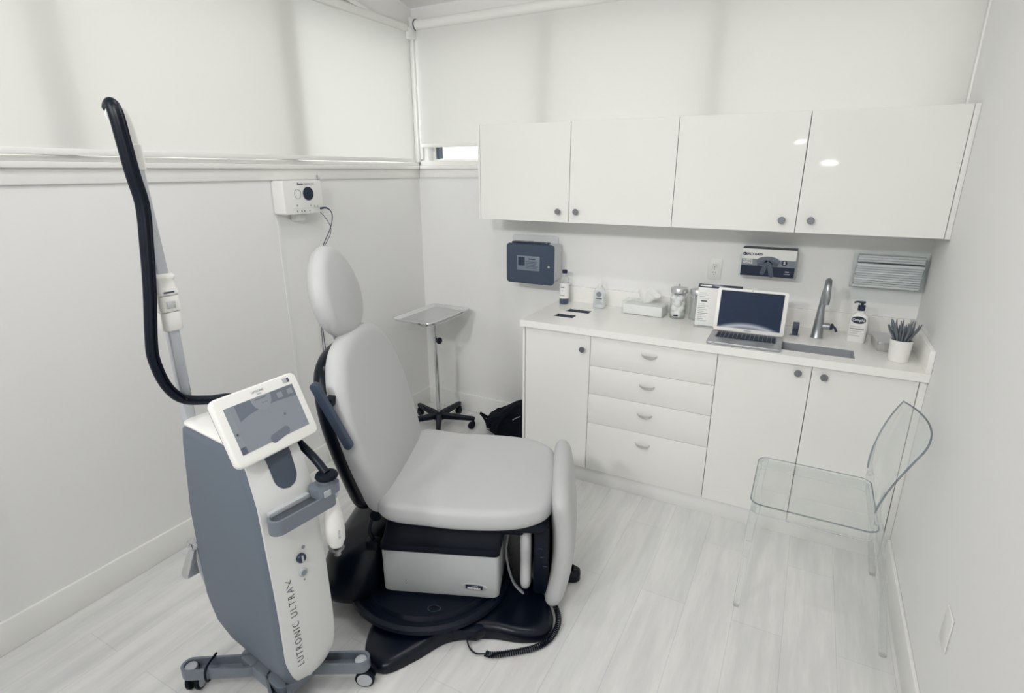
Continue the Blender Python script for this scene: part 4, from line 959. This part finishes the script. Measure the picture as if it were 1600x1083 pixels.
mark('bezel_line', 0.014, 0.003, LGREY, scn, sb @ Matrix.Translation((0.002, .0725, .0006)))
sp_('sticker', [(.088, .102, .074, .088)], LGREY); sp_('sticker', [(.103, .110, .074, .087)], DD)
G().cyl((.11, -.02, .965), (.160, -.018, 1.02), .028, .022, bev=.003).out('screen_mount', MGREY, mc)
# cradle loop and holder
g = G(); ringprism(g, stadium((.279, -.088), (.279, .070), .027), stadium((.279, -.088), (.279, .070), .0195), .738, .782); cr_ = g.out('cradle', MARM, mc)
G().box(.245, .262, -.10, .03, .776, .790, .002).out('cradle_bracket', LGREY, cr_)
G().loft([[(x, y, z) for x, y in rrect(.243, .308, .030, .112, .024)] for z in (.778, .806)]).cyl((.270, .086, .778), (.270, .086, .818), .027, bev=.003).out('holder', MARM, mc)
G().box(.308, .3105, .044, .068, .782, .802, .001).out('holder_sticker', LGREY, mc)
G().lathe([(.001, 0), (.031, 0), (.034, .006), (.031, .013), (.018, .018)], (.270, .086, .8175), 28).out('grommet', BLACKR, mc)
hp = thing('laser_handpiece', 'white bottle-shaped laser handpiece with a chrome collar, hanging from the machine cradle', 'handpiece', tuple(Matrix.Rotation(math.radians(-7), 3, 'Z') @ Vector((.272, .092, 0)) + Vector((.95, -2.2, 0))), -7)
G().lathe([(.001, .575), (.020, .577), (.0285, .600), (.030, .635), (.027, .68), (.0205, .72), (.0185, .748), (.001, .749)], n=32).out('body', PLAST, hp, smooth=60)
G().lathe([(.0195, .7492), (.0200, .776), (.017, .7775), (.001, .7775)], n=32).out('collar', CHROME, hp)
G().lathe([(.0265, .5745), (.022, .562), (.011, .556), (.010, .540), (.001, .540)], n=24).out('tip', CLEAR, hp)
text('lettering', 'ULTRA', .010, LGREY, hp, basis((.0295, -.006, .63), (0, .0, 1), (-.3, -1, 0)))
# lower and upper mast
PU, PV = -.150, -.083
g = G(); g.prism(rrect(PU - .014, PU + .014, PV - .016, PV + .016, .006), .80, 1.285, 0); g.out('mast', MPOLE, mc)
jt = G().loft([[(x, y, z) for x, y in rrect(PU - .024 * a, PU + .024 * a, PV - .027 * a, PV + .027 * a, .012)] for a, z in ((.92, 1.248), (1, 1.252), (1, 1.30), (.96, 1.302))]).out('mast_sleeve', MWHITE, mc)
G().loft([[(x, y, z) for x, y in rrect(PU - .026 * a, PU + .026 * a, PV - .028 * a, PV + .028 * a, .010)] for a, z in ((.9, 1.304), (1, 1.308), (1, 1.345), (.95, 1.35))]).out('latch_block', MWHITE, mc)
G().box(PU + .0262, PU + .0285, PV - .011, PV + .011, 1.315, 1.334, .001).out('latch', CHROME, mc)
G().loft([[(x, y, z) for x, y in rrect(PU - .027 * a, PU + .027 * a, PV - .030 * a, PV + .030 * a, .012)] for a, z in ((.9, 1.352), (1, 1.356), (1, 1.366), (.9, 1.372), (.86, 1.395), (.95, 1.40), (.95, 1.405), (.78, 1.413))]).out('joint_cap', MWHITE, mc)
G().box(PU + .0265, PU + .0282, PV - .014, PV + .014, 1.3585, 1.3635).out('joint_slot', DGREY, mc)
g = G(); g.loft([[(PU + x, PV + y + o, z) for x, y in rrect(-.0145 * a, .0145 * a, -.0165 * a, .0165 * a, .007)] for a, o, z in ((1, 0, 1.41), (.85, -.008, 1.715))]); g.out('upper_mast', MPOLE, mc)
g = G(); g.loft([[(PU + x, PV + y + o, z) for x, y in rrect(-.0155 * a, .0155 * a, -.0175 * a, .0175 * a, .007)] for a, o, z in ((1.02, -.007, 1.692), (1.02, -.008, 1.755), (.85, -.0085, 1.756), (.8, -.012, 1.80), (.7, -.016, 1.84), (.4, -.020, 1.850))]); g.out('mast_tip', MWHITE, mc, smooth=50)
g = G(); g.lathe([(.020, 0), (.024, .002), (.024, .007), (.020, .009)], (PU + .004, PV - .037, 1.825), 28, (1, .1, .0)); g.out('hose_pulley', MWHITE, mc)
# hose bundle
HU = PU + .032
HP = [(PU - .01, PV - .046, 1.842), (HU - .014, PV - .046, 1.850), (HU - .002, PV - .044, 1.825), (HU, PV - .040, 1.76), (HU, PV - .034, 1.68), (HU, PV - .026, 1.60), (HU, PV - .035, 1.50), (HU, PV - .050, 1.38), (HU, PV - .072, 1.24), (HU, PV - .075, 1.18), (HU, PV - .058, 1.10), (HU + .004, PV - .022, 1.045), (HU + .015, PV + .045, 1.020), (HU + .035, PV + .10, 1.013), (HU + .08, PV + .125, .995), (.02, .060, .985), (.085, .072, .955), (.155, .080, .905), (.222, .084, .868), (.270, .086, .832)]
RR = [.012, .016, .018, .018, .018, .0175, .017, .016, .015, .015, .0148, .0145, .0142, .0142, .0135, .0125, .0125, .0125, .0125, .0125]
g = G(); g.tube(HP, .016, 14, radii=RR, sub=8); g.out('hose', BLACK, mc, smooth=60)
g = G(); g.tube([Vector(p) + Vector((.0155, -.004, 0)) for p in HP[1:12]], .004, 6, radii=[r * .28 for r in RR[1:12]], sub=8); g.tube([Vector(p) + Vector((.0150, .008, 0)) for p in HP[1:12]], .004, 6, radii=[r * .28 for r in RR[1:12]], sub=8); g.out('hose_sheath', BLACK, mc)
# base arms and castors
cxm, cym = .045, -.055
G().prism(rrect(-.07, .18, -.11, .05, .03), .062, .108, .004).loft([[(x, y, z) for x, y in rrect(-.05, .15, -.08, .03, .03)] for z in (.105, .15)]).out('base_hub', MARM, mc)
def arm(x, y, wheel):
    d = Vector((x - cxm, y - cym)).normalized(); st = Vector((cxm, cym)) + d * .07
    g = G(); ringprism(g, stadium(tuple(st), (x, y), .030), stadium(tuple(st), (x, y), .0215), .070, .108)
    g.prism(stadium(tuple(st), (x, y), .0225), .070, .078); lg = g.out('base_arm', MARM, mc)
    G().lathe([(.020, .078), (.020, .100), (.017, .102), (.001, .102)], (x, y, 0), 24).out('arm_cap', LGREY, lg)
    wa = math.radians(wheel); ax = Vector((math.cos(wa), math.sin(wa), 0)); off = Vector((ax.y, -ax.x, 0)) * .012 * (-1 if wheel in (35, -55) else 1)
    c0 = Vector((x, y, .033)) + off
    cs = G().cyl((x, y, .045), (x, y, .070), .013).box(-.018, .018, -.010, .010, .040, .060, .004, mtx=Matrix.Translation((x + off.x * .5, y + off.y * .5, 0)) @ Matrix.Rotation(wa, 4, 'Z')).out('castor_fork', BLACK, lg)
    for s in (-1, 1):
        p = c0 + ax * (s * .014); w_ = G().cyl(p - ax * s * .006, p + ax * s * .009, .033, bev=.003, n=32).out('castor', BLACKR, lg)
        G().cyl(p + ax * s * .0088, p + ax * s * .0108, .026, n=32, bev=.0008).out('wheel_disc', LGREY, lg)
arm(-.160, -.222, 35); arm(.288, .124, -55); arm(.270, -.150, 20); arm(-.16, .145, 60)
G().tube([(-.10 - .030, -.17 + .02, .112), (-.095, -.205, .112), (-.088, -.208, .068), (-.12, -.15, .066)], .004, 8).out('cable_tie', BLACK, mc)
# pedal holder at the back of the machine
pk = thing('foot_pedal', 'pale foot pedal hung on the back of the laser machine', 'pedal', tuple(Matrix.Rotation(math.radians(-7), 3, 'Z') @ Vector((-.232, -.112, .0)) + Vector((.95, -2.2, 0))), -7)
G().loft([[(x, y, z) for x, y in rrect(-.008 - a, .02, -.030 - b, .005, .007)] for a, b, z in ((.005, .02, .385), (.012, .018, .395), (.008, .0, .44), (.0, -.015, .475))]).out('body', TRAYM, pk)
G().tube([(0, -.006, .46), (.0, -.012, .495), (.015, -.008, .510), (.04, .0, .50)], .009, 8).out('hook', CHROME, pk)
G().tube([(.01, .0, .50), (.02, .0, .40), (.035, .01, .30), (.06, .02, .22)], .008, 8).out('cord', LGREY, pk)

# ------------------------------------------------------------------ clear chair
gc = thing('clear_chair', 'transparent polycarbonate chair standing sideways against the plain right wall', 'chair', (2.345, -.90, 0))
# seat: local x runs to the wall (rear), y across
SX0, SX1, SY, SZ = -.005, .420, .205, .470
g = G(); R = []
for a, z in ((.003, SZ - .012), (.0, SZ - .008), (.0, SZ - .002), (.004, SZ), (.03, SZ - .003), (.10, SZ - .005)):
    R.append([(x, y, z) for x, y in rrect(SX0 + a, SX1 - a, -SY + a, SY - a, max(.04 - a * .3, .02), 8)])
g.loft(R); st_ = g.out('seat', ACRYLT, gc)
pe = [(x, y, SZ - .004) for x, y in rrect(SX0, SX1, -SY, SY, .04, 8)]; G().tube(pe + [pe[0]], .0022, 6, smooth=False).out('edge', ACRYLE, st_)
g = G(); ringprism(g, rrect(SX0 + .008, SX1 - .008, -SY + .008, SY - .008, .034, 8), rrect(SX0 + .013, SX1 - .013, -SY + .013, SY - .013, .030, 8), SZ - .052, SZ - .0125); g.out('seat_rim', ACRYL, gc)
for s in (-1, 1):
    g = G(); g.loft([[(x0 + x, s * y0 + y, z) for x, y in rrect(-h, h, -h, h, h * .4, 3)] for x0, y0, h, z in ((.0, .232, .0105, .0012), (.002, .231, .012, .01), (.010, .205, .0155, .36), (.018, .190, .017, SZ - .013))]); g.out('leg', ACRYL, gc)
    g = G(); g.loft([[(x0 + x, s * y0 + y, z) for x, y in rrect(-h, h, -h, h, h * .4, 3)] for x0, y0, h, z in ((.505, .240, .0115, .0012), (.503, .239, .013, .01), (.455, .212, .017, .30), (.420, .198, .018, SZ - .02), (.412, .194, .013, SZ + .03))]); g.out('leg', ACRYL, gc)
    g = G(); g.tube([(.412, s * .194, SZ + .025), (.404, s * .186, .53), (.402, s * .192, .575), (.408, s * .206, .63)], .009, 8, radii=[.012, .010, .008, .005]); g.out('back_strut', ACRYL, gc)
# curved back shield
g = G(); rows = []; nz = 18; nh = 20
for i in range(nz + 1):
    t = i / nz; z = .530 + .285 * t; hw = .178 + .064 * math.sin(min(1, t * 1.1) * PI / 2); row = []
    for j in range(nh + 1):
        s = -1 + 2 * j / nh; zz = z - (.020 * (1 - s * s)) * (1 - t) * -1 + .010 * (1 - s * s) * t
        row.append(Vector((.394 + .078 * t ** 1.8 + .050 * (1 - s * s) * (.55 + .45 * t), s * hw, zz)))
    back = [p + Vector((.006, 0, 0)) for p in reversed(row)]
    rows.append(row + back)
g.loft(rows); bk_ = g.out('backrest', ACRYLT, gc, smooth=50)
n1_ = nh + 1; edge = [r[0] for r in rows] + rows[-1][:n1_][1:-1] + [r[nh] for r in reversed(rows)]
G().tube([p + Vector((.003, 0, 0)) for p in edge], .0032, 6, smooth=False).out('edge', ACRYLE, bk_)
